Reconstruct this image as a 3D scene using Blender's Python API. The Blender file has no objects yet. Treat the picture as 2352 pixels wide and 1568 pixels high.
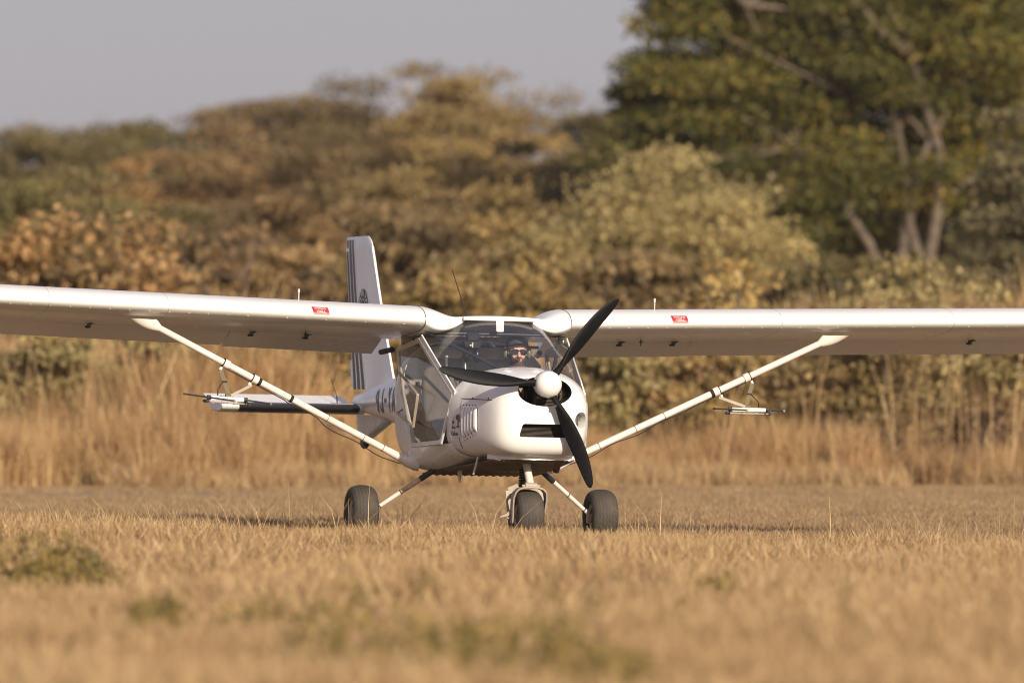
import bpy, bmesh, math, random
import numpy as np
from mathutils import Vector, Matrix, noise

R = math.radians
sc = bpy.context.scene
col = sc.collection
random.seed(7)
rng = np.random.default_rng(11)

# ------------------------------------------------------------------ camera, sky, sun, exposure
cam_d = bpy.data.cameras.new('camera')
cam = bpy.data.objects.new('camera', cam_d)
col.objects.link(cam)
cam.location = (0, 0, 1.1)
cam.rotation_euler = (R(90 + 0.349), 0, 0)
cam_d.sensor_width = 36
cam_d.lens = 18060 / 2352 * 36
cam_d.clip_start = 1.0
cam_d.clip_end = 6000
cam_d.dof.use_dof = True
cam_d.dof.focus_distance = 60.6
cam_d.dof.aperture_fstop = 2.05
cam_d.dof.aperture_blades = 9
sc.camera = cam

SUN_EL, SUN_AZ = 21.0, 25.0            # elevation; degrees to the right of straight behind the camera
w = bpy.data.worlds.new('World')
sc.world = w
w.use_nodes = True
nt = w.node_tree
nt.nodes.clear()
sky = nt.nodes.new('ShaderNodeTexSky')
sky.sky_type = 'NISHITA'
sky.sun_disc = False
sky.sun_elevation = R(SUN_EL)
sky.sun_rotation = R(180 - SUN_AZ)
sky.altitude = 1000
sky.air_density = 1.0
sky.dust_density = 4.0
sky.ozone_density = 1.0
tint = nt.nodes.new('ShaderNodeMix')          # dust haze of the dry season: pulls the blue out of the sky
tint.data_type = 'RGBA'
tint.blend_type = 'MIX'
hs = nt.nodes.new('ShaderNodeHueSaturation')
hs.inputs['Saturation'].default_value = 0.9
tint.inputs['Factor'].default_value = 0.68
tint.inputs['B'].default_value = (2.78, 2.38, 2.98, 1)
bg = nt.nodes.new('ShaderNodeBackground')
bg.inputs['Strength'].default_value = 0.12
wo = nt.nodes.new('ShaderNodeOutputWorld')
nt.links.new(sky.outputs['Color'], hs.inputs['Color'])
nt.links.new(hs.outputs['Color'], tint.inputs['A'])
nt.links.new(tint.outputs['Result'], bg.inputs['Color'])
nt.links.new(bg.outputs['Background'], wo.inputs['Surface'])

sun_d = bpy.data.lights.new('sun', 'SUN')
sun_d.energy = 4.7
sun_d.angle = R(1.0)
sun_d.color = (1.0, 0.86, 0.67)
sun = bpy.data.objects.new('sun', sun_d)
col.objects.link(sun)
to_sun = Vector((math.sin(R(SUN_AZ)) * math.cos(R(SUN_EL)), -math.cos(R(SUN_AZ)) * math.cos(R(SUN_EL)), math.sin(R(SUN_EL))))
sun.rotation_euler = to_sun.to_track_quat('Z', 'Y').to_euler()
sun.location = (20, -20, 30)

sc.view_settings.view_transform = 'Standard'
sc.view_settings.look = 'None'
sc.view_settings.exposure = 0.14
sc.view_settings.gamma = 1.0
sc.view_settings.use_curve_mapping = False
sc.render.engine = 'CYCLES'
sc.cycles.use_denoising = True
sc.cycles.filter_width = 1.0
sc.cycles.max_bounces = 8
sc.cycles.diffuse_bounces = 3
sc.cycles.glossy_bounces = 3
sc.cycles.transmission_bounces = 4
sc.cycles.transparent_max_bounces = 10
sc.cycles.caustics_reflective = False
sc.cycles.caustics_refractive = False
sc.cycles.sample_clamp_indirect = 6

# ------------------------------------------------------------------ materials
def new_mat(name):
    m = bpy.data.materials.new(name)
    m.use_nodes = True
    t = m.node_tree
    return m, t, t.nodes['Principled BSDF']

def noise_node(t, scale, detail=4, rough=0.55, coord='Object', stretch=None):
    tc = t.nodes.new('ShaderNodeTexCoord')
    n = t.nodes.new('ShaderNodeTexNoise')
    n.inputs['Scale'].default_value = scale
    n.inputs['Detail'].default_value = detail
    n.inputs['Roughness'].default_value = rough
    src = tc.outputs[coord]
    if stretch:
        mp = t.nodes.new('ShaderNodeMapping')
        mp.inputs['Scale'].default_value = stretch
        t.links.new(src, mp.inputs['Vector'])
        src = mp.outputs['Vector']
    t.links.new(src, n.inputs['Vector'])
    return n

def ramp(t, fac, stops):
    r = t.nodes.new('ShaderNodeValToRGB')
    e = r.color_ramp.elements
    while len(e) < len(stops):
        e.new(0.5)
    for i, (p, c) in enumerate(stops):
        e[i].position = p
        e[i].color = (*c, 1) if len(c) == 3 else c
    t.links.new(fac, r.inputs['Fac'])
    return r

def plain(name, c, rough=0.5, metal=0.0, coat=0.0, var=0.12, scale=9, bump=0.0, spec=0.5):
    m, t, b = new_mat(name)
    n = noise_node(t, scale)
    lo = tuple(x * (1 - var) for x in c)
    hi = tuple(min(1, x * (1 + var)) for x in c)
    r = ramp(t, n.outputs['Fac'], [(0.3, lo), (0.7, hi)])
    t.links.new(r.outputs['Color'], b.inputs['Base Color'])
    b.inputs['Roughness'].default_value = rough
    b.inputs['Metallic'].default_value = metal
    b.inputs['Coat Weight'].default_value = coat
    b.inputs['Specular IOR Level'].default_value = spec
    if bump:
        bp = t.nodes.new('ShaderNodeBump')
        bp.inputs['Strength'].default_value = bump
        bp.inputs['Distance'].default_value = 0.01
        t.links.new(n.outputs['Fac'], bp.inputs['Height'])
        t.links.new(bp.outputs['Normal'], b.inputs['Normal'])
    return m

def paint(name, c=(0.84, 0.84, 0.83), dirt=(0.58, 0.48, 0.38), amount=0.22, rough=0.28):
    """glossy aircraft paint with faint dust film, specks and slightly wavy skin"""
    m, t, b = new_mat(name)
    n1 = noise_node(t, 3.2, 6, 0.6)
    n2 = noise_node(t, 55, 3, 0.7)
    r1 = ramp(t, n1.outputs['Fac'], [(0.42, (0, 0, 0)), (0.8, (1, 1, 1))])
    r2 = ramp(t, n2.outputs['Fac'], [(0.66, (0, 0, 0)), (0.80, (1, 1, 1))])
    ad = t.nodes.new('ShaderNodeMath'); ad.operation = 'MULTIPLY_ADD'
    t.links.new(r2.outputs['Color'], ad.inputs[0]); ad.inputs[1].default_value = 0.35
    t.links.new(r1.outputs['Color'], ad.inputs[2])
    mu = t.nodes.new('ShaderNodeMath'); mu.operation = 'MULTIPLY'; mu.use_clamp = True
    t.links.new(ad.outputs[0], mu.inputs[0]); mu.inputs[1].default_value = amount
    mx = t.nodes.new('ShaderNodeMix'); mx.data_type = 'RGBA'
    mx.inputs['A'].default_value = (*c, 1); mx.inputs['B'].default_value = (*dirt, 1)
    t.links.new(mu.outputs[0], mx.inputs['Factor'])
    t.links.new(mx.outputs['Result'], b.inputs['Base Color'])
    rr = t.nodes.new('ShaderNodeMath'); rr.operation = 'MULTIPLY_ADD'
    t.links.new(n1.outputs['Fac'], rr.inputs[0]); rr.inputs[1].default_value = 0.18; rr.inputs[2].default_value = rough - 0.08
    t.links.new(rr.outputs[0], b.inputs['Roughness'])
    b.inputs['Coat Weight'].default_value = 0.25
    b.inputs['Coat Roughness'].default_value = 0.12
    n3 = noise_node(t, 4.0, 2, 0.4)
    bp = t.nodes.new('ShaderNodeBump'); bp.inputs['Strength'].default_value = 0.05; bp.inputs['Distance'].default_value = 0.03
    t.links.new(n3.outputs['Fac'], bp.inputs['Height'])
    t.links.new(bp.outputs['Normal'], b.inputs['Normal'])
    return m

def glass_mat(name, tintc=(0.93, 0.95, 0.97), refl=1.0, haze=0.04, film=(0.75, 0.73, 0.70)):
    m = bpy.data.materials.new(name); m.use_nodes = True
    t = m.node_tree; t.nodes.clear()
    o = t.nodes.new('ShaderNodeOutputMaterial')
    tr = t.nodes.new('ShaderNodeBsdfTransparent'); tr.inputs['Color'].default_value = (*tintc, 1)
    gl = t.nodes.new('ShaderNodeBsdfGlossy'); gl.inputs['Roughness'].default_value = 0.03
    df = t.nodes.new('ShaderNodeBsdfDiffuse'); df.inputs['Color'].default_value = (*film, 1)
    fr = t.nodes.new('ShaderNodeLayerWeight'); fr.inputs['Blend'].default_value = 0.5
    pw = t.nodes.new('ShaderNodeMath'); pw.operation = 'POWER'; pw.inputs[1].default_value = 5
    mu = t.nodes.new('ShaderNodeMath'); mu.operation = 'MULTIPLY_ADD'; mu.inputs[1].default_value = 0.9 * refl; mu.inputs[2].default_value = 0.05 * refl; mu.use_clamp = True
    m1 = t.nodes.new('ShaderNodeMixShader'); m2 = t.nodes.new('ShaderNodeMixShader')
    n = noise_node(t, 6, 5, 0.6)
    hz = t.nodes.new('ShaderNodeMath'); hz.operation = 'MULTIPLY'; hz.inputs[1].default_value = haze * 2
    t.links.new(n.outputs['Fac'], hz.inputs[0])
    t.links.new(fr.outputs['Facing'], pw.inputs[0]); t.links.new(pw.outputs[0], mu.inputs[0])
    t.links.new(hz.outputs[0], m1.inputs['Fac']); t.links.new(tr.outputs[0], m1.inputs[1]); t.links.new(df.outputs[0], m1.inputs[2])
    t.links.new(mu.outputs[0], m2.inputs['Fac']); t.links.new(m1.outputs[0], m2.inputs[1]); t.links.new(gl.outputs[0], m2.inputs[2])
    t.links.new(m2.outputs[0], o.inputs['Surface'])
    return m

def leaf_mat(name, stops, transl=0.45, rough=0.6, spread=0.25):
    """foliage: colour spread comes from a per-leaf attribute, light passes through the leaf"""
    m = bpy.data.materials.new(name); m.use_nodes = True
    t = m.node_tree; t.nodes.clear()
    o = t.nodes.new('ShaderNodeOutputMaterial')
    at = t.nodes.new('ShaderNodeAttribute'); at.attribute_name = 'tone'
    oi = t.nodes.new('ShaderNodeObjectInfo')
    ad = t.nodes.new('ShaderNodeMath'); ad.operation = 'MULTIPLY_ADD'; ad.use_clamp = True
    sb = t.nodes.new('ShaderNodeMath'); sb.operation = 'SUBTRACT'; sb.inputs[1].default_value = 0.5
    t.links.new(oi.outputs['Random'], sb.inputs[0])
    t.links.new(sb.outputs[0], ad.inputs[0]); ad.inputs[1].default_value = spread
    t.links.new(at.outputs['Fac'], ad.inputs[2])
    r = ramp(t, ad.outputs[0], stops)
    d = t.nodes.new('ShaderNodeBsdfDiffuse'); tl = t.nodes.new('ShaderNodeBsdfTranslucent')
    g = t.nodes.new('ShaderNodeBsdfGlossy'); g.inputs['Roughness'].default_value = rough
    t.links.new(r.outputs['Color'], d.inputs['Color']); t.links.new(r.outputs['Color'], tl.inputs['Color'])
    mx = t.nodes.new('ShaderNodeMixShader'); mx.inputs['Fac'].default_value = transl
    t.links.new(d.outputs[0], mx.inputs[1]); t.links.new(tl.outputs[0], mx.inputs[2])
    m2 = t.nodes.new('ShaderNodeMixShader'); m2.inputs['Fac'].default_value = 0.03
    t.links.new(mx.outputs[0], m2.inputs[1]); t.links.new(g.outputs[0], m2.inputs[2])
    t.links.new(m2.outputs[0], o.inputs['Surface'])
    return m

M = {}
M['paint'] = paint('white_paint')
M['paint_clean'] = paint('white_paint_clean', amount=0.07, rough=0.24)
M['paint_dusty'] = paint('white_paint_dusty', amount=0.95, rough=0.4, dirt=(0.50, 0.38, 0.27))
M['strut_paint'] = paint('strut_paint', c=(0.80, 0.76, 0.70), amount=0.4)
M['cream'] = plain('cream_paint', (0.38, 0.32, 0.26), 0.5, var=0.15)
M['frame'] = plain('aluminium_frame', (0.66, 0.63, 0.59), 0.38, metal=0.25, var=0.1)
M['alloy'] = plain('bare_alloy', (0.55, 0.53, 0.50), 0.35, metal=0.9)
M['rod'] = plain('grey_rod', (0.16, 0.15, 0.14), 0.5, metal=0.3)
M['brass'] = plain('anodised_bracket', (0.17, 0.135, 0.075), 0.6, metal=0.2)
M['black'] = plain('black_plastic', (0.018, 0.018, 0.02), 0.42, var=0.3)
M['blade'] = plain('black_blade', (0.007, 0.007, 0.009), 0.5, var=0.3, scale=20, spec=0.12)
M['blackmatt'] = plain('black_matt', (0.012, 0.012, 0.012), 0.8, var=0.3)
M['rivet'] = plain('rivet_heads', (0.24, 0.22, 0.20), 0.5)
M['seam'] = plain('dark_seam', (0.05, 0.045, 0.04), 0.8)
M['boot'] = plain('black_boot', (0.02, 0.019, 0.018), 0.22, var=0.2)
M['navy'] = plain('grey_badge', (0.05, 0.055, 0.06), 0.5)
M['stripe'] = plain('stripe_print', (0.030, 0.024, 0.021), 0.4, var=0.25)
M['lettering'] = plain('letter_print', (0.035, 0.035, 0.038), 0.4)
M['white_print'] = plain('white_print', (0.8, 0.79, 0.77), 0.4, var=0.04)
M['red'] = plain('placard_red', (0.44, 0.030, 0.045), 0.4, var=0.12)
M['print_brown'] = plain('print_brown', (0.16, 0.075, 0.045), 0.5)
M['paper'] = plain('sticker', (0.70, 0.70, 0.70), 0.4, var=0.04)
M['blue_tape'] = plain('pale_blue_paint', (0.45, 0.62, 0.70), 0.4)
M['glass'] = glass_mat('windscreen_glass', (0.94, 0.96, 0.99), 1.0, 0.03, (0.50, 0.58, 0.78))  # bluish diffuse film colour stands in for the hazy sky reflection
M['door_glass'] = glass_mat('door_glass', (0.86, 0.83, 0.80), 1.2, 0.075)  # whitish diffuse film stands in for soft reflections on the pane
M['lens'] = glass_mat('lamp_lens', (0.95, 0.95, 0.95), 1.5, 0.05)
M['reflector'] = plain('lamp_reflector', (0.8, 0.79, 0.76), 0.15, metal=1.0, var=0.03)
M['steel_dark'] = plain('dark_steel_tube', (0.03, 0.035, 0.04), 0.4, metal=0.3)
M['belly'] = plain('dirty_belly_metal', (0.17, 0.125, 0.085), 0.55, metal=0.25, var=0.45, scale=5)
M['rust'] = plain('scuffed_leg', (0.52, 0.40, 0.28), 0.5, var=0.4, scale=14)
M['radiator'] = plain('radiator_fins', (0.055, 0.045, 0.035), 0.55, metal=0.4, var=0.3)
M['engine'] = plain('engine_metal', (0.22, 0.17, 0.12), 0.45, metal=0.6, var=0.4)
M['exhaust'] = plain('burnt_exhaust', (0.20, 0.13, 0.085), 0.4, metal=0.8, var=0.4)
M['seat'] = plain('seat_cloth', (0.13, 0.115, 0.10), 0.9, var=0.25)
M['liner'] = plain('cream_liner', (0.62, 0.54, 0.42), 0.9, var=0.12, scale=5, bump=0.5)
M['roofin'] = plain('roof_sheet', (0.45, 0.43, 0.42), 0.5, metal=0.3, var=0.15)
M['skin'] = plain('skin', (0.68, 0.40, 0.29), 0.55, var=0.14, scale=14)
M['beard'] = plain('beard_hair', (0.13, 0.075, 0.05), 0.9, var=0.4, scale=90, bump=0.8)
M['cap'] = plain('knit_cap', (0.055, 0.055, 0.062), 0.95, var=0.3, scale=60, bump=0.6)
M['shirt'] = plain('dark_jacket', (0.045, 0.046, 0.052), 0.9, var=0.3)
M['trousers'] = plain('khaki_trousers', (0.20, 0.16, 0.10), 0.9, var=0.2)
M['shades'] = plain('dark_lens', (0.02, 0.012, 0.02), 0.08, var=0.1)
M['bark'] = plain('bark', (0.13, 0.10, 0.075), 0.9, var=0.45, scale=6, bump=0.8)
M['bark_pale'] = plain('pale_bark', (0.165, 0.125, 0.09), 0.9, var=0.35, scale=6, bump=0.7)

def tyre_material():
    m, t, b = new_mat('dusty_rubber')
    tc = t.nodes.new('ShaderNodeTexCoord')
    n = noise_node(t, 7, 5, 0.6)
    n2 = noise_node(t, 70, 3, 0.6)
    r = ramp(t, n.outputs['Fac'], [(0.25, (0.030, 0.027, 0.025)), (0.55, (0.060, 0.050, 0.042)), (0.85, (0.12, 0.095, 0.072))])
    t.links.new(r.outputs['Color'], b.inputs['Base Color'])
    b.inputs['Roughness'].default_value = 0.75
    bp = t.nodes.new('ShaderNodeBump'); bp.inputs['Strength'].default_value = 0.35; bp.inputs['Distance'].default_value = 0.004
    t.links.new(n2.outputs['Fac'], bp.inputs['Height']); t.links.new(bp.outputs['Normal'], b.inputs['Normal'])
    return m
M['tyre'] = tyre_material()

# ------------------------------------------------------------------ mesh helpers
def tag(o, label=None, cat=None, group=None, kind=None):
    if label: o['label'] = label
    if cat: o['category'] = cat
    if group: o['group'] = group
    if kind: o['kind'] = kind
    return o

def empty(name, loc=(0, 0, 0)):
    o = bpy.data.objects.new(name, None)
    o.empty_display_size = 0.1
    col.objects.link(o)
    o.location = loc
    return o

def link_mesh(name, me, parent=None):
    o = bpy.data.objects.new(name, me)
    col.objects.link(o)
    if parent is not None:
        o.parent = parent
    return o

class MB:
    """collects shapes; build() makes ONE mesh object of them"""
    def __init__(s):
        s.v, s.f, s.m = [], [], []
        s.cur = 0
    def add(s, vs, fs):
        o = len(s.v)
        s.v += [tuple(p) for p in vs]
        s.f += [tuple(i + o for i in f) for f in fs]
        s.m += [s.cur] * len(fs)
        return s
    def tube(s, pts, r, seg=12, cap=True, flat=None):
        pts = [Vector(p) for p in pts]
        n = len(pts)
        rs = r if isinstance(r, (list, tuple)) else [r] * n
        vs, fs = [], []
        up = None
        for i, p in enumerate(pts):
            d = (pts[min(i + 1, n - 1)] - pts[max(i - 1, 0)]).normalized()
            if up is None:
                a = Vector((0, 0, 1)) if abs(d.z) < 0.95 else Vector((1, 0, 0))
                x = d.cross(a).normalized()
            else:
                x = (up - d * up.dot(d)).normalized()
            up = x
            y = d.cross(x)
            for k in range(seg):
                t = 2 * math.pi * k / seg
                sx, sy = math.cos(t), math.sin(t)
                if flat: sy *= flat
                vs.append(p + x * (rs[i] * sx) + y * (rs[i] * sy))
        for i in range(n - 1):
            for k in range(seg):
                a, b = i * seg + k, i * seg + (k + 1) % seg
                fs.append((a, b, b + seg, a + seg))
        if cap:
            fs.append(tuple(reversed(range(seg))))
            fs.append(tuple(range((n - 1) * seg, n * seg)))
        return s.add(vs, fs)
    def box(s, c, size, rot=None):
        c = Vector(c)
        h = Vector(size) / 2
        vs = []
        for i in range(8):
            p = Vector(((-1, 1)[i & 1] * h.x, (-1, 1)[(i >> 1) & 1] * h.y, (-1, 1)[(i >> 2) & 1] * h.z))
            vs.append(c + (rot @ p if rot is not None else p))
        return s.add(vs, [(0, 2, 3, 1), (4, 5, 7, 6), (0, 1, 5, 4), (2, 6, 7, 3), (0, 4, 6, 2), (1, 3, 7, 5)])
    def bar(s, a, b, wx, wy, upv=(0, 0, 1)):
        """rectangular bar from a to b"""
        a, b = Vector(a), Vector(b)
        d = (b - a).normalized()
        u = Vector(upv)
        x = d.cross(u).normalized()
        y = x.cross(d)
        vs = []
        for p in (a, b):
            for sx, sy in ((-1, -1), (1, -1), (1, 1), (-1, 1)):
                vs.append(p + x * (sx * wx / 2) + y * (sy * wy / 2))
        return s.add(vs, [(3, 2, 1, 0), (4, 5, 6, 7), (0, 1, 5, 4), (1, 2, 6, 5), (2, 3, 7, 6), (3, 0, 4, 7)])
    def loft(s, rings, closed=True, cap0=False, cap1=False):
        n = len(rings[0])
        vs = [p for r in rings for p in r]
        fs = []
        for i in range(len(rings) - 1):
            for k in range(n if closed else n - 1):
                a, b = i * n + k, i * n + (k + 1) % n
                fs.append((a, b, b + n, a + n))
        if cap0: fs.append(tuple(reversed(range(n))))
        if cap1: fs.append(tuple(range((len(rings) - 1) * n, len(rings) * n)))
        return s.add(vs, fs)
    def lathe(s, prof, centre, axis='x', seg=32):
        """prof: list of (axial, radius)"""
        c = Vector(centre)
        rings = []
        for a, r in prof:
            ring = []
            for k in range(seg):
                t = 2 * math.pi * k / seg
                q = (a, r * math.cos(t), r * math.sin(t))
                if axis == 'y': q = (q[1], q[0], q[2])
                if axis == 'z': q = (q[1], q[2], q[0])
                ring.append(c + Vector(q))
            rings.append(ring)
        return s.loft(rings, True, prof[0][1] > 1e-5, prof[-1][1] > 1e-5)
    def ball(s, c, r, seg=16, rings=10):
        c = Vector(c); r = Vector(r) if hasattr(r, '__len__') else Vector((r, r, r))
        vs, fs = [], []
        for i in range(1, rings):
            a = math.pi * i / rings
            for k in range(seg):
                t = 2 * math.pi * k / seg
                vs.append(c + Vector((r.x * math.sin(a) * math.cos(t), r.y * math.sin(a) * math.sin(t), r.z * math.cos(a))))
        for i in range(rings - 2):
            for k in range(seg):
                q, b = i * seg + k, i * seg + (k + 1) % seg
                fs.append((q, q + seg, b + seg, b))
        vs += [c + Vector((0, 0, r.z)), c - Vector((0, 0, r.z))]
        T, B = len(vs) - 2, len(vs) - 1
        for k in range(seg):
            fs.append((T, k, (k + 1) % seg))
            fs.append((B, (rings - 2) * seg + (k + 1) % seg, (rings - 2) * seg + k))
        return s.add(vs, fs)
    def build(s, name, mat, parent=None, smooth=38, bevel=0.0, fix=True):
        me = bpy.data.meshes.new(name)
        me.from_pydata([tuple(p) for p in s.v], [], s.f)
        mats = mat if isinstance(mat, (list, tuple)) else [mat]
        for q in mats: me.materials.append(q)
        if len(mats) > 1: me.polygons.foreach_set('material_index', s.m)
        if fix:
            bm = bmesh.new(); bm.from_mesh(me)
            bmesh.ops.recalc_face_normals(bm, faces=bm.faces)
            bm.to_mesh(me); bm.free()
        if smooth:
            me.shade_smooth()
            me.set_sharp_from_angle(angle=R(smooth))
        o = link_mesh(name, me, parent)
        if bevel:
            b = o.modifiers.new('bevel', 'BEVEL'); b.width = bevel; b.segments = 2; b.limit_method = 'ANGLE'; b.angle_limit = R(40)
        return o

def bake(o):
    """freeze an object's modifiers into its mesh"""
    dg = bpy.context.evaluated_depsgraph_get()
    me = bpy.data.meshes.new_from_object(o.evaluated_get(dg))
    o.modifiers.clear()
    o.data = me

def text_geo(txt, size, extra=1.0, bold=.012, fine=0):
    cu = bpy.data.curves.new('t', 'FONT')
    cu.body = txt; cu.size = size; cu.align_x = 'CENTER'; cu.align_y = 'CENTER'; cu.resolution_u = 4
    cu.space_character = extra
    cu.offset = size * bold
    o = bpy.data.objects.new('t', cu)
    col.objects.link(o)
    dg = bpy.context.evaluated_depsgraph_get()
    me = bpy.data.meshes.new_from_object(o.evaluated_get(dg))
    bm = bmesh.new(); bm.from_mesh(me)
    bmesh.ops.triangulate(bm, faces=bm.faces)
    for _ in range(fine):
        bmesh.ops.subdivide_edges(bm, edges=[e for e in bm.edges if e.calc_length() > size * .12], cuts=1)
        bmesh.ops.triangulate(bm, faces=bm.faces)
    bm.to_mesh(me); bm.free()
    v = [tuple(p.co[:2]) for p in me.vertices]
    f = [tuple(p.vertices) for p in me.polygons]
    bpy.data.objects.remove(o); bpy.data.curves.remove(cu); bpy.data.meshes.remove(me)
    return v, f

def interp(tab, x):
    """smooth (Catmull-Rom) lookup of rows (x, a, b, ...)"""
    n = len(tab)
    if x <= tab[0][0]: return list(tab[0][1:])
    if x >= tab[-1][0]: return list(tab[-1][1:])
    for i in range(n - 1):
        if tab[i][0] <= x <= tab[i + 1][0]: break
    p0, p1, p2, p3 = tab[max(i - 1, 0)], tab[i], tab[i + 1], tab[min(i + 2, n - 1)]
    h = p2[0] - p1[0]
    t = (x - p1[0]) / h
    out = []
    for k in range(1, len(p1)):
        m1 = (p2[k] - p0[k]) / max(p2[0] - p0[0], 1e-6) * h
        m2 = (p3[k] - p1[k]) / max(p3[0] - p1[0], 1e-6) * h
        out.append((2 * t**3 - 3 * t**2 + 1) * p1[k] + (t**3 - 2 * t**2 + t) * m1 + (-2 * t**3 + 3 * t**2) * p2[k] + (t**3 - t**2) * m2)
    return out

# ------------------------------------------------------------------ ground
GZ = -0.07
def ground_z(x, y):
    z = GZ
    z += -0.021 * max(-9, min(9, x)) * math.exp(-((y - 61) / 9) ** 2)
    if y > 97: z += (y - 97) * 0.028
    z += 0.03 * noise.noise(Vector((x * 0.35, y * 0.12, 3.1))) * min(1, max(0.2, abs(y - 61) / 12))
    return z

def build_ground():
    xs = [-1500, -500, -160, -80, -50] + list(np.linspace(-36, 36, 73)) + [50, 80, 160, 500, 1500]
    ys = [-200, -40, 0, 12] + list(np.linspace(20, 110, 120)) + [120, 135, 150, 170, 190, 215, 240, 300, 500, 1000, 2500]
    vs = []
    for y in ys:
        for x in xs:
            yy = min(y, 230)
            vs.append((x, y, ground_z(x, yy)))
    n = len(xs)
    fs = [(j * n + i, j * n + i + 1, (j + 1) * n + i + 1, (j + 1) * n + i) for j in range(len(ys) - 1) for i in range(n - 1)]
    m, t, b = new_mat('dry_soil')
    n1 = noise_node(t, 0.45, 6, 0.65, stretch=(0.5, 1.4, 1))
    n2 = noise_node(t, 14, 5, 0.7)
    r1 = ramp(t, n1.outputs['Fac'], [(0.3, (0.22, 0.165, 0.115)), (0.55, (0.32, 0.24, 0.16)), (0.75, (0.42, 0.315, 0.20))])
    r2 = ramp(t, n2.outputs['Fac'], [(0.3, (0.6, 0.58, 0.55)), (0.75, (1.15, 1.12, 1.08))])
    mx = t.nodes.new('ShaderNodeMix'); mx.data_type = 'RGBA'; mx.blend_type = 'MULTIPLY'; mx.inputs['Factor'].default_value = 1
    t.links.new(r1.outputs['Color'], mx.inputs['A']); t.links.new(r2.outputs['Color'], mx.inputs['B'])
    t.links.new(mx.outputs['Result'], b.inputs['Base Color'])
    b.inputs['Roughness'].default_value = 0.95
    bp = t.nodes.new('ShaderNodeBump'); bp.inputs['Strength'].default_value = 0.7; bp.inputs['Distance'].default_value = 0.05
    t.links.new(n2.outputs['Fac'], bp.inputs['Height']); t.links.new(bp.outputs['Normal'], b.inputs['Normal'])
    mb = MB(); mb.add(vs, fs)
    g = mb.build('ground', m, None, smooth=60)
    tag(g, 'dry brown earth of the grass airstrip and the bush behind it', 'ground', kind='structure')
build_ground()

# ------------------------------------------------------------------ the aircraft (local axes: x = port, y = aft, z = up)
plane = empty('light_aircraft', (0.106, 60.0, -0.02))
plane.rotation_euler = (0, R(1.2), R(15.5))
tag(plane, 'white high-wing light aircraft with three black propeller blades standing on the dry grass', 'aircraft')

# ---- cowling
COWL = [(-0.435, .195, .745, 1.165, 2.4, 2.2), (-0.428, .255, .695, 1.19, 2.8, 2.25), (-0.40, .315, .648, 1.212, 3.2, 2.3),
        (-0.35, .358, .620, 1.232, 3.6, 2.35), (-0.25, .400, .604, 1.252, 4.0, 2.4), (-0.10, .442, .597, 1.272, 4.4, 2.4),
        (0.05, .478, .592, 1.286, 4.6, 2.35), (0.20, .515, .586, 1.291, 4.8, 2.35), (0.36, .547, .605, 1.285, 4.6, 2.35)]
def se(hw, wb, wt, nl, nu, phi, split=0.52):
    w0 = wb + (wt - wb) * split
    sn, cs = math.sin(phi), math.cos(phi)
    n = nu if sn > 0 else nl
    h = (wt - w0) if sn > 0 else (w0 - wb)
    return (hw * math.copysign(abs(cs) ** (2 / n), cs), w0 + h * math.copysign(abs(sn) ** (2 / n), sn))
def side_u(hw, wb, wt, nl, nu, z, split=0.52):
    w0 = wb + (wt - wb) * split
    if z > w0: return hw * max(0, 1 - ((z - w0) / (wt - w0)) ** nu) ** (1 / nu)
    return hw * max(0, 1 - ((w0 - z) / (w0 - wb)) ** nl) ** (1 / nl)
def v_end(z):
    return 0.29 + 0.316 * max(0, 1.08 - z)
def cowl_u(v, z):
    return side_u(*interp(COWL, v), z)
def cowl_ring(v, n=112):
    p = interp(COWL, v)
    ring = []
    for k in range(n):
        x, z = se(*p, 2 * math.pi * (k + .5) / n)
        t = max(0, min(1, (v - .08) / 0.28)); t = t * t * (3 - 2 * t)
        ring.append((x, v + (v_end(z) - 0.36) * t, z))
    return ring
vs_ = [-0.435, -0.4335, -0.431, -0.428, -0.423, -0.416, -0.408, -0.40, -0.388, -0.37, -0.35] + list(np.linspace(-.325, .36, 30))
mb = MB(); mb.loft([cowl_ring(v) for v in vs_], True, False, False)
# front face filled with shrinking rings so that the cuts keep clean shading
r0 = cowl_ring(-0.435)
cx, cz = 0.0, 0.95
prev = None
rings = [[(cx + (x - cx) * k, -0.435 - 0.004 * (1 - k), cz + (z - cz) * k) for x, y, z in r0] for k in (1, .85, .7, .55, .4, .25, .1)]
mb.loft(rings, True, False, True)
mb.cur = 1
r1 = cowl_ring(0.36)
mb.add(r1, [tuple(range(len(r1)))])
bm_c = mb
cowl = bm_c.build('cowling', [M['paint'], M['blackmatt']], plane, smooth=35)
bmx = bmesh.new(); bmx.from_mesh(cowl.data)
bmesh.ops.remove_doubles(bmx, verts=bmx.verts, dist=0.0005)
bmesh.ops.recalc_face_normals(bmx, faces=bmx.faces)
bmx.to_mesh(cowl.data); bmx.free()
def prism(outline, y0, y1):
    m = MB(); m.loft([[(x, y0, z) for x, z in outline], [(x, y1, z) for x, z in outline]], True, True, True)
    return m.build('cutter', M['blackmatt'], None, smooth=0)
def cut(target, cutter):
    b = target.modifiers.new('cut', 'BOOLEAN'); b.object = cutter; b.operation = 'DIFFERENCE'; b.solver = 'EXACT'
    b.material_mode = 'TRANSFER'
    bpy.context.view_layer.update()
    bake(target)
    bpy.data.objects.remove(cutter)
INT_C = (0.006, 1.105)
ell = [(INT_C[0] + .213 * math.cos(t), INT_C[1] + .113 * math.sin(t)) for t in np.linspace(0, 2 * math.pi, 64, endpoint=False)]
cowl.parent = None
cut(cowl, prism(ell, -.8, -.05))
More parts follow.
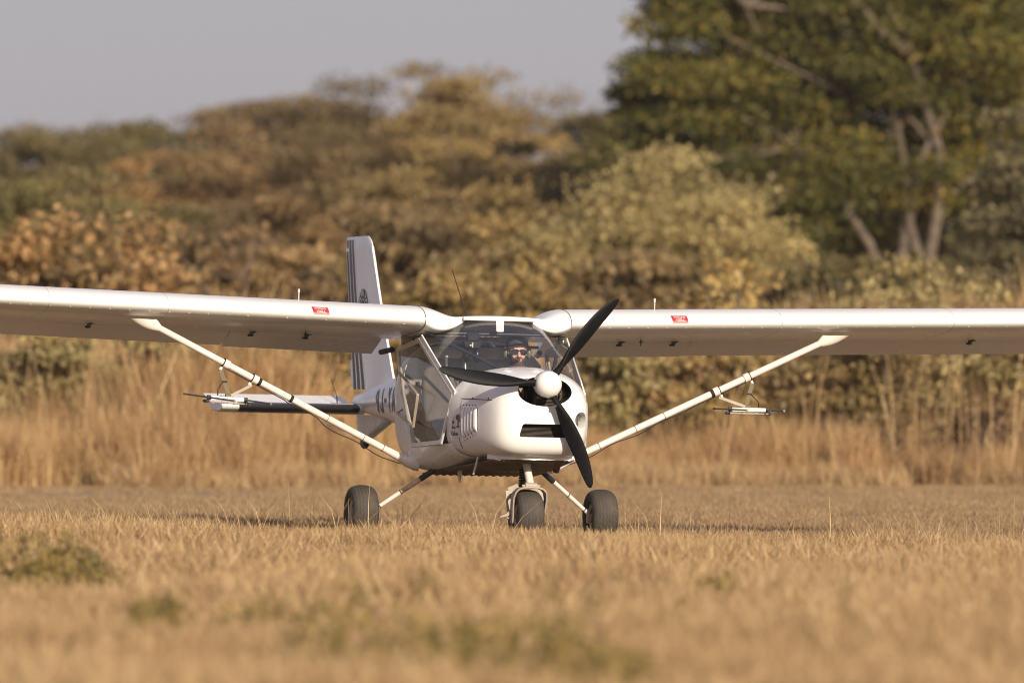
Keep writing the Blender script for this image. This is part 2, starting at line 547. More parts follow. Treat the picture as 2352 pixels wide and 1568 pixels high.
def rounded(pts, r=0.02, n=5):
    out = []
    k = len(pts)
    for i in range(k):
        p, a, b = Vector(pts[i]), Vector(pts[i - 1]), Vector(pts[(i + 1) % k])
        d1, d2 = (a - p).normalized(), (b - p).normalized()
        s, e = p + d1 * r, p + d2 * r
        for j in range(n + 1):
            t = j / n
            q = s * (1 - t) ** 2 + p * 2 * t * (1 - t) + e * t * t
            out.append((q.x, q.y))
    return out
grille_out = rounded([(-.163, .857), (.170, .857), (.195, .757), (-.190, .757)], .022)
cut(cowl, prism(grille_out, -.8, -.31))
LIGHT = Vector((0.292, -0.372, 0.893))
def lamp_cyl(r, a, b, mat, name, parent, seg=28):
    m = MB(); d = Vector((0.42, -0.9, 0.0)).normalized()
    m.tube([LIGHT + d * a, LIGHT + d * b], r, seg)
    return m.build(name, mat, parent, smooth=40)
for sx in (1,):
    cut(cowl, lamp_cyl(.062, -.07, .3, M['paint'], 'cutter', None))
cowl.parent = plane
cowl.data.shade_smooth(); cowl.data.set_sharp_from_angle(angle=R(33))
lamp = lamp_cyl(.046, -.062, -.03, M['reflector'], 'landing_light', cowl)
lm = MB(); d_ = Vector((0.42, -0.9, 0)).normalized()
lm.tube([LIGHT + d_ * -.03, LIGHT + d_ * -.022, LIGHT + d_ * -.014], [.046, .040, .015], 28)
lm.build('lamp_lens', M['lens'], cowl)
lm = MB(); lm.bar(LIGHT + d_ * -.010 + Vector((0, 0, .046)), LIGHT + d_ * -.010 - Vector((0, 0, .046)), .006, .006, (0, 1, 0))
lm.build('lamp_bar', M['black'], cowl)
# radiator grille behind the lower slot: every fin a bar
g = MB()
for i in range(11):
    z = .762 + i * .0092
    g.box((.002, -.345, z), (.36, .03, .0035))
g.build('grille', M['radiator'], cowl, smooth=0)
g = MB()
for i in range(13):
    g.box((.05, -.28, 1.0 + i * .011), (.16, .03, .0045))
g.box((-.035, -.285, 1.07), (.02, .03, .17))
g.build('oil_cooler', M['radiator'], cowl, smooth=0)
g = MB()
g.lathe([(-.06, .03), (-.05, .05), (.05, .05), (.06, .03)], (.165, -.22, 1.08), 'x', 20)
for k in range(5): g.lathe([(-.003, .058), (.003, .058)], (.135 + k * .015, -.22, 1.08), 'x', 20)
g.tube([(.16, -.28, 1.15), (.17, -.32, 1.10), (.16, -.30, 1.04)], .008, 8)
g.build('cylinder_head', M['engine'], cowl)
g = MB(); g.box((-.14, -.22, 1.08), (.07, .06, .10)); g.build('air_box', M['engine'], cowl, bevel=.006)
g = MB()
g.tube([(-.18, -.26, 1.16), (-.15, -.29, 1.09), (-.10, -.26, 1.02)], .007, 8)
g.build('hose', M['black'], cowl)
g = MB(); g.tube([(-.06, -.25, 1.18), (-.11, -.30, 1.08), (-.08, -.26, 1.0)], .006, 8)
g.build('hose', M['black'], cowl)
# chin lip and panel seam round the cowling
g = MB(); ring = []
for t in np.linspace(-1, 1, 25):
    x = .335 * t; y = -.27 + .20 * abs(t) ** 2.2
    ring.append([(x, y - .012, .585), (x, y + .012, .585), (x, y + .012, .628), (x, y - .004, .628)])
g.loft(ring, True, True, True)
g.build('chin_lip', M['paint'], cowl, smooth=50)
def cowl_line(pts, r=.0032):
    """thin groove line following the cowling skin on both sides; pts = (v, z)"""
    for sgn in (-1, 1):
        m = MB()
        m.tube([(sgn * (cowl_u(v, z) + .0003), v, z) for v, z in pts], r, 5)
        m.build('panel_seam', M['seam'], cowl)
cowl_line([(v, 1.03 + .02 * (v + .4)) for v in np.linspace(-.30, .26, 20)])
cowl_line([(.135 + .10 * (1.0 - z), z) for z in np.linspace(.66, 1.03, 14)], .0022)
for sgn in (-1, 1):
    for v in (-.25, -.03, .18):
        u = cowl_u(v, 1.045) + .001
        g = MB(); g.lathe([(-.002, .008), (.002, .008)], (sgn * u, v, 1.045), 'x', 10); g.build('fastener', M['seam'], cowl)
for k in range(5):                                             # screws above and below the louvre panel
    for v, z in ((.095 - k * .046, .992), (.085 - k * .046, .722 + k * .013)):
        g = MB(); g.ball((-(cowl_u(v, z) + .001), v, z), .0048, 8, 6); g.build('fastener', M['seam'], cowl)
for i in range(5):                                             # cooling louvres on the side panel
    v0 = .105 - i * .046
    zb = .742 + i * .013
    g = MB(); rings = []
    for z in np.linspace(zb, .972, 12):
        e = min(1, (z - zb) / .03, (.972 - z) / .03)
        e = math.sqrt(max(0, e))
        ring = []
        for t in np.linspace(0, 1, 7):
            v = v0 - .037 * t
            h = (.004 + .016 * e * math.sin(math.pi * min(1, .15 + t * .65)))
            ring.append((-(cowl_u(v, z) + h), v, z))
        for t in (1, 0):
            v = v0 - .037 * t
            ring.append((-(cowl_u(v, z) - .01), v, z))
        rings.append(ring)
    g.loft(rings, True, True, True)
    g.build('louvre', M['paint_clean'], cowl, smooth=45)
    g = MB()
    g.add([(-(cowl_u(v, z) + .002), v, z) for v, z in ((v0 - .037, zb), (v0 - .046, zb + .01), (v0 - .046, .970), (v0 - .037, .970))], [(0, 1, 2, 3)])
    g.build('louvre_gap_shade', M['blackmatt'], cowl, smooth=0)  # black plate laid on the skin, painting the dark between louvres
# side sticker: animal and tree in brown over one word
def on_cowl(pts, off):
    return [(-(cowl_u(v, z) + off), v, z) for v, z in pts]
ST_V, ST_Z = .205, .835
def sgrid(dv0, dv1, dz0, dz1, off, n=5):
    vs, fs = [], []
    for j in range(n):
        for i in range(n):
            v = ST_V - (dv0 + (dv1 - dv0) * i / (n - 1)); z = ST_Z + dz0 + (dz1 - dz0) * j / (n - 1)
            vs.append((-(cowl_u(v, z) + off), v, z))
    for j in range(n - 1):
        for i in range(n - 1):
            fs.append((j * n + i, j * n + i + 1, (j + 1) * n + i + 1, (j + 1) * n + i))
    return vs, fs
g = MB(); g.add(*sgrid(-.072, .072, -.095, .095, .002)); st = g.build('sticker', M['paper'], cowl, smooth=0, fix=False)
g = MB()
def blob(cx, cz, rx, rz):
    pts = [(ST_V - (cx + rx * math.cos(t)), ST_Z + cz + rz * math.sin(t)) for t in np.linspace(0, 2 * math.pi, 14, endpoint=False)]
    g.add(on_cowl(pts, .004), [tuple(range(14))])
def rect(x0, x1, z0, z1):
    g.add(on_cowl([(ST_V - x0, ST_Z + z0), (ST_V - x1, ST_Z + z0), (ST_V - x1, ST_Z + z1), (ST_V - x0, ST_Z + z1)], .004), [(0, 1, 2, 3)])
blob(.035, .062, .034, .022); blob(.055, .035, .014, .008); rect(.032, .038, -.01, .06); rect(.044, .05, .0, .035)
blob(-.038, .025, .020, .011); rect(-.03, -.024, .02, .065); rect(-.055, -.05, -.015, .025); rect(-.026, -.022, -.015, .02)
blob(-.03, -.018, .036, .009); blob(.04, -.010, .026, .008)
g.build('animal_print', M['print_brown'], cowl, smooth=0, fix=False)
tv, tf = text_geo('Kafue', .05)
g = MB(); g.add(on_cowl([(ST_V - (x - .022), ST_Z - .062 + y) for x, y in tv], .004), tf); g.build('word_print', M['lettering'], cowl, smooth=0, fix=False)

# ---- fuselage shell
FUS = [(.32, .530, .585, 1.27, 4.6, 2.4), (.44, .556, .556, 1.31, 4.6, 2.4), (.58, .574, .525, 1.35, 4.2, 2.5), (.94, .592, .484, 1.45, 5.6, 2.8), (1.28, .603, .472, 1.50, 6.6, 3.0),
       (1.54, .594, .478, 1.51, 5.5, 3.0), (1.84, .575, .505, 1.50, 3.6, 2.8), (2.25, .425, .60, 1.44, 2.6, 2.5), (2.7, .295, .69, 1.36, 2.4, 2.3), (3.2, .232, .765, 1.29, 2.4, 2.3),
       (3.88, .190, .85, 1.205, 2.3, 2.2), (4.58, .138, .905, 1.13, 2.2, 2.1), (5.10, .085, .94, 1.082, 2, 2), (5.14, .06, .955, 1.065, 2, 2)]
def w_cut(v):
    t = [(.29, .695), (.41, .695), (1.19, .662), (1.25, .72), (1.49, 1.10), (1.66, 1.43), (1.73, 1.55)]
    if v >= 1.73: return None
    for a, b in zip(t, t[1:]):
        if a[0] <= v <= b[0]: return a[1] + (b[1] - a[1]) * (v - a[0]) / (b[0] - a[0])
    return .695
def fus_ring(v, n=61):
    p = interp(FUS, v)
    hw, wb, wt, nl, nu = p
    zc = w_cut(v)
    w0 = wb + (wt - wb) * .52
    if zc is None or zc >= wt: ph = math.pi / 2
    elif zc > w0: ph = math.asin(((zc - w0) / (wt - w0)) ** (nu / 2))
    else: ph = -math.asin(((w0 - zc) / (w0 - wb)) ** (nl / 2))
    out = []
    for k in range(n):
        t = k / (n - 1)
        s = abs(2 * t - 1)
        phi = -math.pi / 2 + (ph + math.pi / 2) * s
        x, z = se(hw, wb, wt, nl, nu, phi)
        out.append((-x if t < .5 else x, v, z))
    return out
vv = list(np.linspace(.33, 1.15, 16)) + list(np.linspace(1.17, 1.75, 26)) + list(np.linspace(1.8, 5.08, 34)) + [5.10, 5.12, 5.14]
mb = MB(); mb.loft([fus_ring(v) for v in vv], False, False, True)
fus = mb.build('fuselage', M['paint'], plane, smooth=40)
sl = fus.modifiers.new('skin', 'SOLIDIFY'); sl.thickness = .006; sl.offset = -1
def fus_u(v, z): return side_u(*interp(FUS, v), z)
# registration on the starboard tail boom
def glyph_j():
    path = [(.42, 1.0), (.42, .8), (.42, .6), (.42, .4), (.42, .25)] + [(.21 + .21 * math.cos(a), .25 - .17 * math.sin(a)) for a in np.linspace(.3, math.pi, 9)] + [(0, .30)]
    vs, fs = [], []
    for k, p in enumerate(path):
        a, b = Vector(path[max(k - 1, 0)]), Vector(path[min(k + 1, len(path) - 1)])
        d = (b - a).normalized(); n = Vector((-d.y, d.x)) * .085
        vs += [(p[0] + n.x, p[1] + n.y), (p[0] - n.x, p[1] - n.y)]
    for k in range(len(path) - 1): fs.append((2 * k, 2 * k + 1, 2 * k + 3, 2 * k + 2))
    return vs, fs
g = MB()
for ci, ch in enumerate('9J-YAM'):
    tv, tf = glyph_j() if ch == 'J' else text_geo(ch, 1.0, 1.0, .03, 3)
    x0, x1 = min(p[0] for p in tv), max(p[0] for p in tv); y0, y1 = min(p[1] for p in tv), max(p[1] for p in tv)
    wd = .085 if ch == '-' else .125
    pts = []
    for x, y in tv:
        t = ((x - x0) / (x1 - x0) - .5) * wd + .08 + ci * .165
        v = 3.95 - t
        q = (y - y0) / (y1 - y0) - .5
        z = 1.017 + .026 * t + q * (.035 if ch == '-' else .20)
        pts.append((-(fus_u(v, z) + .003), v, z))
    g.add(pts, tf)
g.build('registration', M['lettering'], fus, smooth=0, fix=False)
# corrugated belly panel
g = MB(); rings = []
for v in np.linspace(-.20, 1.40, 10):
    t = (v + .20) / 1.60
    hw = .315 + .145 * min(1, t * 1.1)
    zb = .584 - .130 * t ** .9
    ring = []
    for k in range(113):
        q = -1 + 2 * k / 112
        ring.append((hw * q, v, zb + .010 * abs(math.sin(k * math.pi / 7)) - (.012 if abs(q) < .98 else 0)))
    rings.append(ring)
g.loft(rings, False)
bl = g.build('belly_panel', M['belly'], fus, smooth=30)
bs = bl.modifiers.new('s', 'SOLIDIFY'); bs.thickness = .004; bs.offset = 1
g = MB()
g.tube([(-.362, .10, .60), (-.372, .14, .52), (-.378, .17, .465)], .009, 10); g.build('drain_pipe', M['frame'], fus)
g = MB()
g.loft([[(-.30 + a, .86 + b, z) for a, b in ((-.011 * k, -.03 * k), (.011 * k, -.03 * k), (.011 * k, .03 * k), (-.011 * k, .03 * k))] for z, k in ((.50, 1.2), (.44, .8), (.40, .5))], True, True, True)
g.build('blade_antenna', M['frame'], fus, bevel=.002)
g = MB(); g.tube([(.262, .02, .62), (.256, .05, .55), (.248, .08, .498)], .026, 16, False)
eo = g.build('exhaust_pipe', M['exhaust'], fus); es = eo.modifiers.new('s', 'SOLIDIFY'); es.thickness = .003
# ---- wings
ALPHA, CH, LEV, LEW, DIH = R(7.0), 1.40, 0.90, 1.650, math.tan(R(1.55))
def naca(x, m=.032, p=.4, t=.157):
    yt = 5 * t * (.2969 * math.sqrt(max(x, 0)) - .126 * x - .3516 * x * x + .2843 * x**3 - .1036 * x**4)
    yc = m / p**2 * (2 * p * x - x * x) if x < p else m / (1 - p)**2 * (1 - 2 * p + 2 * p * x - x * x)
    return yc + yt, yc - yt * .9
def wing_pt(u, x, y):
    X, Y = x * CH, y * CH
    return (u, LEV + X * math.cos(ALPHA) + Y * math.sin(ALPHA), LEW + (abs(u) - .58) * DIH - X * math.sin(ALPHA) + Y * math.cos(ALPHA))
XS = [(.5 - .5 * math.cos(math.pi * i / 40)) ** 1.0 for i in range(0, 41)]
XS = [x for x in XS if x <= .735] + [.74]
def foil_pts(): return [(x, naca(x)[0]) for x in reversed(XS)] + [(x, naca(x)[1]) for x in XS[1:]]
FP = foil_pts()
def foil_front():
    """arc-length table of the nose of the wing section, from under the nose to the top"""
    pts = [(x, naca(x)[1]) for x in reversed([.0, .001, .003, .006, .01, .02, .04, .06, .1])] + [(x, naca(x)[0]) for x in (.001, .003, .006, .01, .016, .024, .034, .05, .07, .1, .15)]
    out = []; s = 0
    for i, p in enumerate(pts):
        if i: s += math.dist(p, pts[i - 1]) * CH
        out.append((s, *p))
    zero = [o[0] for o in out if o[1] == 0][0]
    return [(o[0] - zero, o[1], o[2]) for o in out]
FF = foil_front()
def nose_pt(u, s, off=.003):
    for a, b in zip(FF, FF[1:]):
        if a[0] <= s <= b[0]: break
    t = (s - a[0]) / (b[0] - a[0])
    x, y = a[1] + (b[1] - a[1]) * t, a[2] + (b[2] - a[2]) * t
    p, q = Vector(wing_pt(u, a[1], a[2])), Vector(wing_pt(u, b[1], b[2]))
    d = (q - p).normalized()
    n = Vector((0, -d.z, d.y))
    if n.y > 0 and n.z < 0: n = -n
    P0 = Vector(wing_pt(u, x, y))
    return P0 + n * off
def flap_section(droop):
    up, lo = [], []
    for i in range(14):
        x = .752 + (1 - .752) * (i / 13) ** 1.4
        a, b = naca(x)
        mid = (a + b) / 2 * .6 + b * .4
        k = min(1, math.sqrt((x - .752) / .05))
        up.append((x, mid + (a - mid) * k)); lo.append((x, mid + (b - mid) * k))
    pts = list(reversed(up)) + lo[1:]
    hx, hy = .76, naca(.76)[1]
    c, s = math.cos(droop), math.sin(droop)
    return [(hx + (x - hx) * c + (y - hy) * s, hy - (x - hx) * s + (y - hy) * c) for x, y in pts]
wings = {}
for sgn in (-1, 1):
    side = 'starboard' if sgn < 0 else 'port'
    mb = MB()
    us = list(np.linspace(.585, 4.95, 24)) + [5.0, 5.03, 5.045, 5.05]
    rings = []
    for u in us:
        k = 1 if u <= 4.95 else math.sqrt(max(.0, 1 - ((u - 4.95) / .1001) ** 2))
        k = max(k, .06)
        rings.append([wing_pt(sgn * u, x, y * k + (1 - k) * .02) for x, y in FP])
    mb.loft(rings, True, True, True)
    wg = mb.build('wing', M['paint_clean'], plane, smooth=45)
    wings[sgn] = wg
    for a, b, dr in ((.66, 1.88, 16.5), (1.885, 4.93, 15.0)):
        g = MB(); sec = flap_section(R(dr))
        g.loft([[wing_pt(sgn * u, x, y) for x, y in sec] for u in np.linspace(a, b, 10)], True, True, True)
        g.build('flaperon', M['paint_clean'], wg, smooth=45)
    for u in (1.28, 1.72, 3.02, 4.2):                            # hinge brackets under the wing
        g = MB()
        p = Vector(wing_pt(sgn * u, .70, naca(.70)[1])); q = Vector(wing_pt(sgn * u, .765, naca(.765)[1] - .012))
        g.bar(p + Vector((0, -.02, .01)), q, .012, .035)
        g.tube([q + Vector((-.022, 0, -.006)), q + Vector((.022, 0, -.006))], .008, 8)
        g.bar(p + Vector((.0, -.03, -.004)), p + Vector((0, .03, -.006)), .035, .006)
        g.build('hinge_bracket', M['steel_dark'], wg)
    # fuel placard on the nose of the wing
    us0, s0 = 1.44 * sgn + (.02 if sgn < 0 else .025), .030
    HW, HH = .064, .036
    g = MB(); vs, fs = [], []
    for j in range(6):
        for i in range(5):
            sh = .010 * (j / 5 - .5)
            vs.append(nose_pt(us0 - HW + 2 * HW * i / 4 - sh, s0 - HH + 2 * HH * j / 5, .0025))
    for j in range(5):
        for i in range(4): fs.append((j * 5 + i, j * 5 + i + 1, (j + 1) * 5 + i + 1, (j + 1) * 5 + i))
    g.add(vs, fs); pl = g.build('fuel_placard', M['red'], wg, smooth=0)
    g = MB()
    for txt, dz, size in (('AVGAS', .0140, .0285), ('100LL', -.0140, .0285)):
        tv, tf = text_geo(txt, size, 1.08, .012)
        g.add([nose_pt(us0 + x - (y + dz) * .17, s0 + dz + y, .0042) for x, y in tv], tf)
    g.build('placard_lettering', M['white_print'], wg, smooth=0)
    # skin joints, vent pipe, rivets
    for u in (.585, 2.62 if sgn < 0 else 2.3, 3.55 if sgn < 0 else 3.72):
        g = MB()
        sec = FP[8:-6]
        g.tube([(lambda p: (p[0], p[1], p[2]))(wing_pt(sgn * u, x, y)) for x, y in sec], .0030 if u < 1 else .0009, 5, False)
        g.build('skin_joint', M['seam'], wg)
    g = MB()
    p = Vector(wing_pt(sgn * 1.44 + (-.08 if sgn < 0 else -.09), .22, naca(.22)[0]))
    g.tube([p - Vector((0, 0, .01)), p + Vector((0, 0, .07))], .0055, 8); g.tube([p + Vector((0, 0, .055)), p + Vector((0, 0, .085))], .009, 8)
    g.build('fuel_vent', M['frame'], wg)
    g = MB()
    p = Vector(wing_pt(sgn * 1.36, .52, naca(.52)[1])); g.tube([p + Vector((0, 0, .01)), p - Vector((0, 0, .05))], .005, 6); g.tube([p + Vector((-.015, 0, -.02)), p + Vector((.015, 0, -.02))], .004, 6)
    g.build('drain_cock', M['black'], wg)
    g = MB()
    for u in np.arange(.75, 4.9, .155):
        for s in (-.060,):
            p = nose_pt(sgn * u, s, .0)
            g.ball(p, (.0055, .005, .0055), 6, 4)
    rv = g.build('rivet_row', M['paint_clean'], wg); rv['kind'] = 'stuff'
    # root fairing sweeping into the cabin roof
    mb = MB(); rings = []
    for t in np.linspace(0, 1, 16):
        u = .583 - .315 * t
        tq = t ** 1.2; s_up = tq * tq * (3 - 2 * tq)
        ring = []
        for i, (x, y) in enumerate(FP):
            p = Vector(wing_pt(sgn * .58, x, y))
            roof = 1.668 - (p.y - LEV) * math.tan(R(5.6))
            upper = i <= FP.index(min(FP))
            tgt = roof + (.006 if upper else -.012)
            k = min(1, s_up * 1.08) if upper else t ** 1.5
            z = p.z + (tgt - p.z) * k
            y_ = p.y + (.02 * t if x < .05 else 0)
            if not upper: z -= (.22 * t * (1 - t) + .012) * max(0, 1 - x * 2.0)
            ring.append((sgn * u, y_, z))
        rings.append(ring)
    mb.loft(rings, True, True, True)
    fr = mb.build('root_fairing', M['paint_clean'], wg, smooth=50)
    g = MB()
    for t in np.linspace(.05, .97, 20):
        u = .583 - .315 * t
        k = t ** 1.5
        p = Vector(wing_pt(sgn * .58, .012, naca(.012)[1]))
        roof = 1.668 - .012
        z = p.z + (roof - p.z) * k
        z -= .22 * t * (1 - t) + .012
        g.ball((sgn * u, p.y + .02 * t - .006, z), .0030, 6, 4)
    rv = g.build('rivet_row', M['rivet'], wg); rv['kind'] = 'stuff'

# ---- cabin roof, windscreen, pillars, doors
g = MB(); rings = []
for v in np.linspace(.895, 1.97, 8):
    z = 1.668 - (v - LEV) * math.tan(R(5.6))
    rings.append([(u, v, z + .010 * (1 - (u / .3) ** 2)) for u in np.linspace(-.29, .29, 13)])
g.loft(rings, False)
ro = g.build('cabin_roof', M['paint'], plane, smooth=40)
s_ = ro.modifiers.new('s', 'SOLIDIFY'); s_.thickness = .006; s_.offset = -1
g = MB()
g.loft([[(u, .888, 1.648), (u, .882, 1.656), (u, .885, 1.672 + .010 * (1 - (u / .3) ** 2)), (u, .92, 1.678 + .010 * (1 - (u / .3) ** 2)), (u, .92, 1.650)] for u in np.linspace(-.285, .285, 11)], True, True, True)
g.build('roof_edge_strip', M['paint_clean'], ro, smooth=40)
g = MB(); rings = []
for v in np.linspace(.92, 1.97, 5):
    z = 1.645 - (v - LEV) * math.tan(R(5.6))
    rings.append([(-.50 + k * .0125, v, z - (.0 if abs(-.50 + k * .0125) < .30 else .02) + .006 * math.sin(k * math.pi / 2)) for k in range(81)])
g.loft(rings, False); g.build('ceiling_sheet', M['roofin'], ro, smooth=40)
g = MB(); g.loft([[(u + .0, .872 + .006 * (1.66 - z), z) for u, z in rounded([(-.030, 1.655), (.032, 1.655), (.034, 1.565), (-.026, 1.565)], .012)],
                  [(u + .0, .877 + .006 * (1.66 - z), z) for u, z in rounded([(-.030, 1.655), (.032, 1.655), (.034, 1.565), (-.026, 1.565)], .012)]], True, True, True)
g.build('roof_bracket_plate', M['paint_clean'], ro, smooth=40)

def ws_base(t):                       # t -1..1 along the lower edge of the windscreen
    p = interp(COWL, .25)
    a = math.pi / 2 - t * (math.pi / 2 * .80)
    x, z = se(*p, a)
    return Vector((x, .25, z - .004))
WT = [(-1, -.580, 1.03, 1.500), (-.80, -.48, .955, 1.525), (-.62, -.385, .930, 1.572), (-.47, -.295, .918, 1.630), (0, 0, .900, 1.650), (.47, .295, .918, 1.630), (.62, .385, .930, 1.572), (.80, .48, .955, 1.525), (1, .580, 1.03, 1.500)]
def ws_top(t): return Vector(interp(WT, t))
g = MB(); rings = []
for s in np.linspace(0, 1, 14):
    ring = []
    for t in np.linspace(-1, 1, 41):
        a, b = ws_base(t), ws_top(t)
        p = a.lerp(b, s)
        bul = .045 * math.sin(math.pi * s)
        ring.append(p + Vector((.35 * t * bul, -bul * .8, bul * .5)))
    rings.append(ring)
g.loft(rings, False)
g.build('windscreen', M['glass'], plane, smooth=60)
for sgn in (-1, 1):
    g = MB()
    a, b = ws_top(sgn), ws_base(sgn)
    a = a + Vector((sgn * .004, 0, .01)); b = b + Vector((sgn * .012, .0, 0))
    g.bar(a, b, .052, .014, (sgn, .15, 0.1))
    g.build('windscreen_pillar', M['paint'], plane, bevel=.003)
    g = MB()
    d = (b - a)
    for k in range(13):
        p = a + d * (k + .5) / 13
        g.ball(p + Vector((sgn * .010, -.012, .004)), .0034, 6, 4)
    rv = g.build('rivet_row', M['rivet'], plane); rv['kind'] = 'stuff'

def door(sgn):
    A, B, C, D, E_, F_ = [Vector((sgn * x, y, z)) for x, y, z in ((.592, 1.055, 1.485), (.524, .300, 1.075), (.572, .415, .705), (.596, 1.190, .675), (.606, 1.485, 1.10), (.602, 1.645, 1.415))]
    d = empty('door', (0, 0, 0)); d.parent = plane
    out = [A, B, C, D, E_, F_]
    g = MB()
    for i, (p, q) in enumerate(zip(out, out[1:] + out[:1])):
        dr = (q - p).normalized()
        wid = .034 if i not in (0,) else .030
        g.bar(p - dr * .012, q + dr * .012, .018, wid, (0, -dr.z, dr.y))
    g.build('door_frame', M['frame'], d, bevel=.003)
    # bowed pane
    cen = sum(out, Vector()) / 6
    vs, fs = [], []
    N, K = 36, 6
    per = []
    for i in range(6):
        for k in range(N // 6): per.append(out[i].lerp(out[(i + 1) % 6], k / (N // 6)))
    for j in range(K):
        r = 1 - j / K
        for p in per:
            q = cen.lerp(p, r); q = q + Vector((sgn * .020 * (1 - r * r), 0, 0)); vs.append(q)
    vs.append(cen + Vector((sgn * .020, 0, 0)))
    for j in range(K - 1):
        for k in range(N): fs.append((j * N + k, j * N + (k + 1) % N, (j + 1) * N + (k + 1) % N, (j + 1) * N + k))
    for k in range(N): fs.append(((K - 1) * N + k, (K - 1) * N + (k + 1) % N, K * N))
    g = MB(); g.add(vs, fs); g.build('door_pane', M['door_glass'], d, smooth=60)
    g = MB()
    x = sgn * .634
    q = [(x - sgn * .02, 1.50, 1.30), (x + sgn * .035, 1.02, 1.185), (x + sgn * .035, .90, 1.15)]
    p1, p2, p3, p4 = Vector((x - sgn * .015, 1.56, 1.245)), Vector((x + sgn * .03, .80, 1.065)), Vector((x + sgn * .025, .94, .815)), Vector((x - sgn * .01, 1.56, .925))
    for a, b in ((p1, p2), (p2, p3), (p3, p4)): g.bar(a, b, .012, .022, (sgn, 0, .1))
    g.bar(p4, p4 + Vector((-sgn * .05, -.08, .05)), .010, .012, (sgn, 0, .1))
    g.build('guard_rail', M['cream'], d, bevel=.002)
    g = MB(); hz = Vector((sgn * .598, .72, .676)); g.tube([hz, hz + Vector((sgn * .018, 0, 0)), hz + Vector((sgn * .02, -.07, .004))], .005, 8); g.build('door_handle', M['alloy'], d)
    return d
door(-1); door(1)
# door posts behind the doors
for sgn in (-1, 1):
    g = MB(); g.bar((sgn * .60, 1.66, 1.42), (sgn * .605, 1.51, 1.10), .03, .03, (0, 1, 0)); g.bar((sgn * .605, 1.51, 1.10), (sgn * .57, 1.21, .66), .03, .03, (0, 1, 0))
    g.bar((sgn * .60, 1.66, 1.42), (sgn * .575, 1.05, 1.50), .03, .03, (0, 0, 1))
    g.build('door_post', M['paint_dusty'], plane, bevel=.003)
    g = MB(); g.tube([(sgn * .60, 1.85, 1.42), (sgn * .64, 2.05, 1.40)], .022, 12); g.build('flap_linkage', M['steel_dark'], plane)
    g = MB(); g.box((sgn * .585, 1.20, 1.50), (.03, .05, .04)); g.build('door_latch', M['steel_dark'], plane, bevel=.004)

# ---- interior
inn = empty('cabin_interior', (0, .11, 0)); inn.parent = plane
g = MB(); g.box((0, .88, .60), (.94, 1.05, .01)); g.build('cabin_floor', M['seat'], inn, smooth=0)
g = MB(); g.box((0, .235, 1.02), (.92, .02, .40)); g.box((0, .20, 1.215), (.62, .12, .02)); g.build('instrument_panel', M['blackmatt'], inn, bevel=.006)
for sgn in (-1, 1):
    g = MB()
    g.loft([[(sgn * .27 + a * k, v, z) for a in (-.21, .21) for z in ((z0, z1) if a < 0 else (z1, z0))] for v, z0, z1, k in ((.72, .70, .80, .9), (.78, .68, .84, 1), (1.12, .66, .82, 1))], True, True, True)
    g.loft([[(sgn * .27 + a * k, y0 + (z - .8) * .38, z) for a, y0 in ((-.20, 1.13), (.20, 1.13), (.20, 1.21), (-.20, 1.21))] for z, k in ((.74, .95), (.9, 1), (1.15, 1), (1.25, .92), (1.29, .7))], True, True, True)
    g.build('seat', M['seat'], inn, bevel=.02)
g = MB(); g.add([(-.52, 1.98, .95), (.52, 1.98, .95), (.50, 1.93, 1.395), (-.50, 1.93, 1.395)], [(0, 1, 2, 3)]); g.build('rear_panel', M['roofin'], inn, smooth=0)
g = MB(); rings = []
for z in np.linspace(1.36, 1.535, 6): rings.append([(u, 1.80 + .02 * math.sin(u * 17 + z * 9) + .006 * math.sin(u * 41), z) for u in np.linspace(-.52, .52, 40)])
g.loft(rings, False); g.build('rear_liner', M['liner'], inn, smooth=60)
g = MB()
g.tube([(-.56, .90, 1.548), (.56, .90, 1.548)], .014, 10)
g.tube([(-.52, .88, 1.535), (-.02, .30, 1.23)], .014, 10); g.tube([(.52, .88, 1.535), (.30, .30, 1.23)], .014, 10)
g.tube([(-.55, 1.60, 1.46), (.55, 1.60, 1.46)], .012, 8)
g.build('frame_tube', M['steel_dark'], inn)
for u in (-.235, -.085):
    g = MB(); g.tube([(u, 1.40, 1.0), (u - .01, 1.42, 1.33)], .016, 10); g.tube([(u - .01, 1.42, 1.33), (u - .01, 1.42, 1.38)], .020, 10); g.build('seat_post', M['alloy'], inn)
g = MB(); g.tube([(0, .62, .60), (0, .60, .92), (.0, .58, .98)], .014, 10); g.tube([(0, .58, .98), (-.14, .56, 1.01)], .012, 8); g.tube([(0, .58, .98), (.14, .56, 1.01)], .012, 8)
g.tube([(.14, .56, 1.0), (.15, .55, 1.10)], .016, 10); g.tube([(-.14, .56, 1.0), (-.15, .55, 1.10)], .016, 10); g.build('control_stick', M['black'], inn)
g = MB(); g.tube([(-.02, .55, 1.03), (-.06, .62, 1.14), (-.10, .60, 1.24), (-.05, .58, 1.285), (0, .56, 1.23), (-.03, .6, 1.18)], .004, 6); g.build('cable_loop', M['black'], inn)

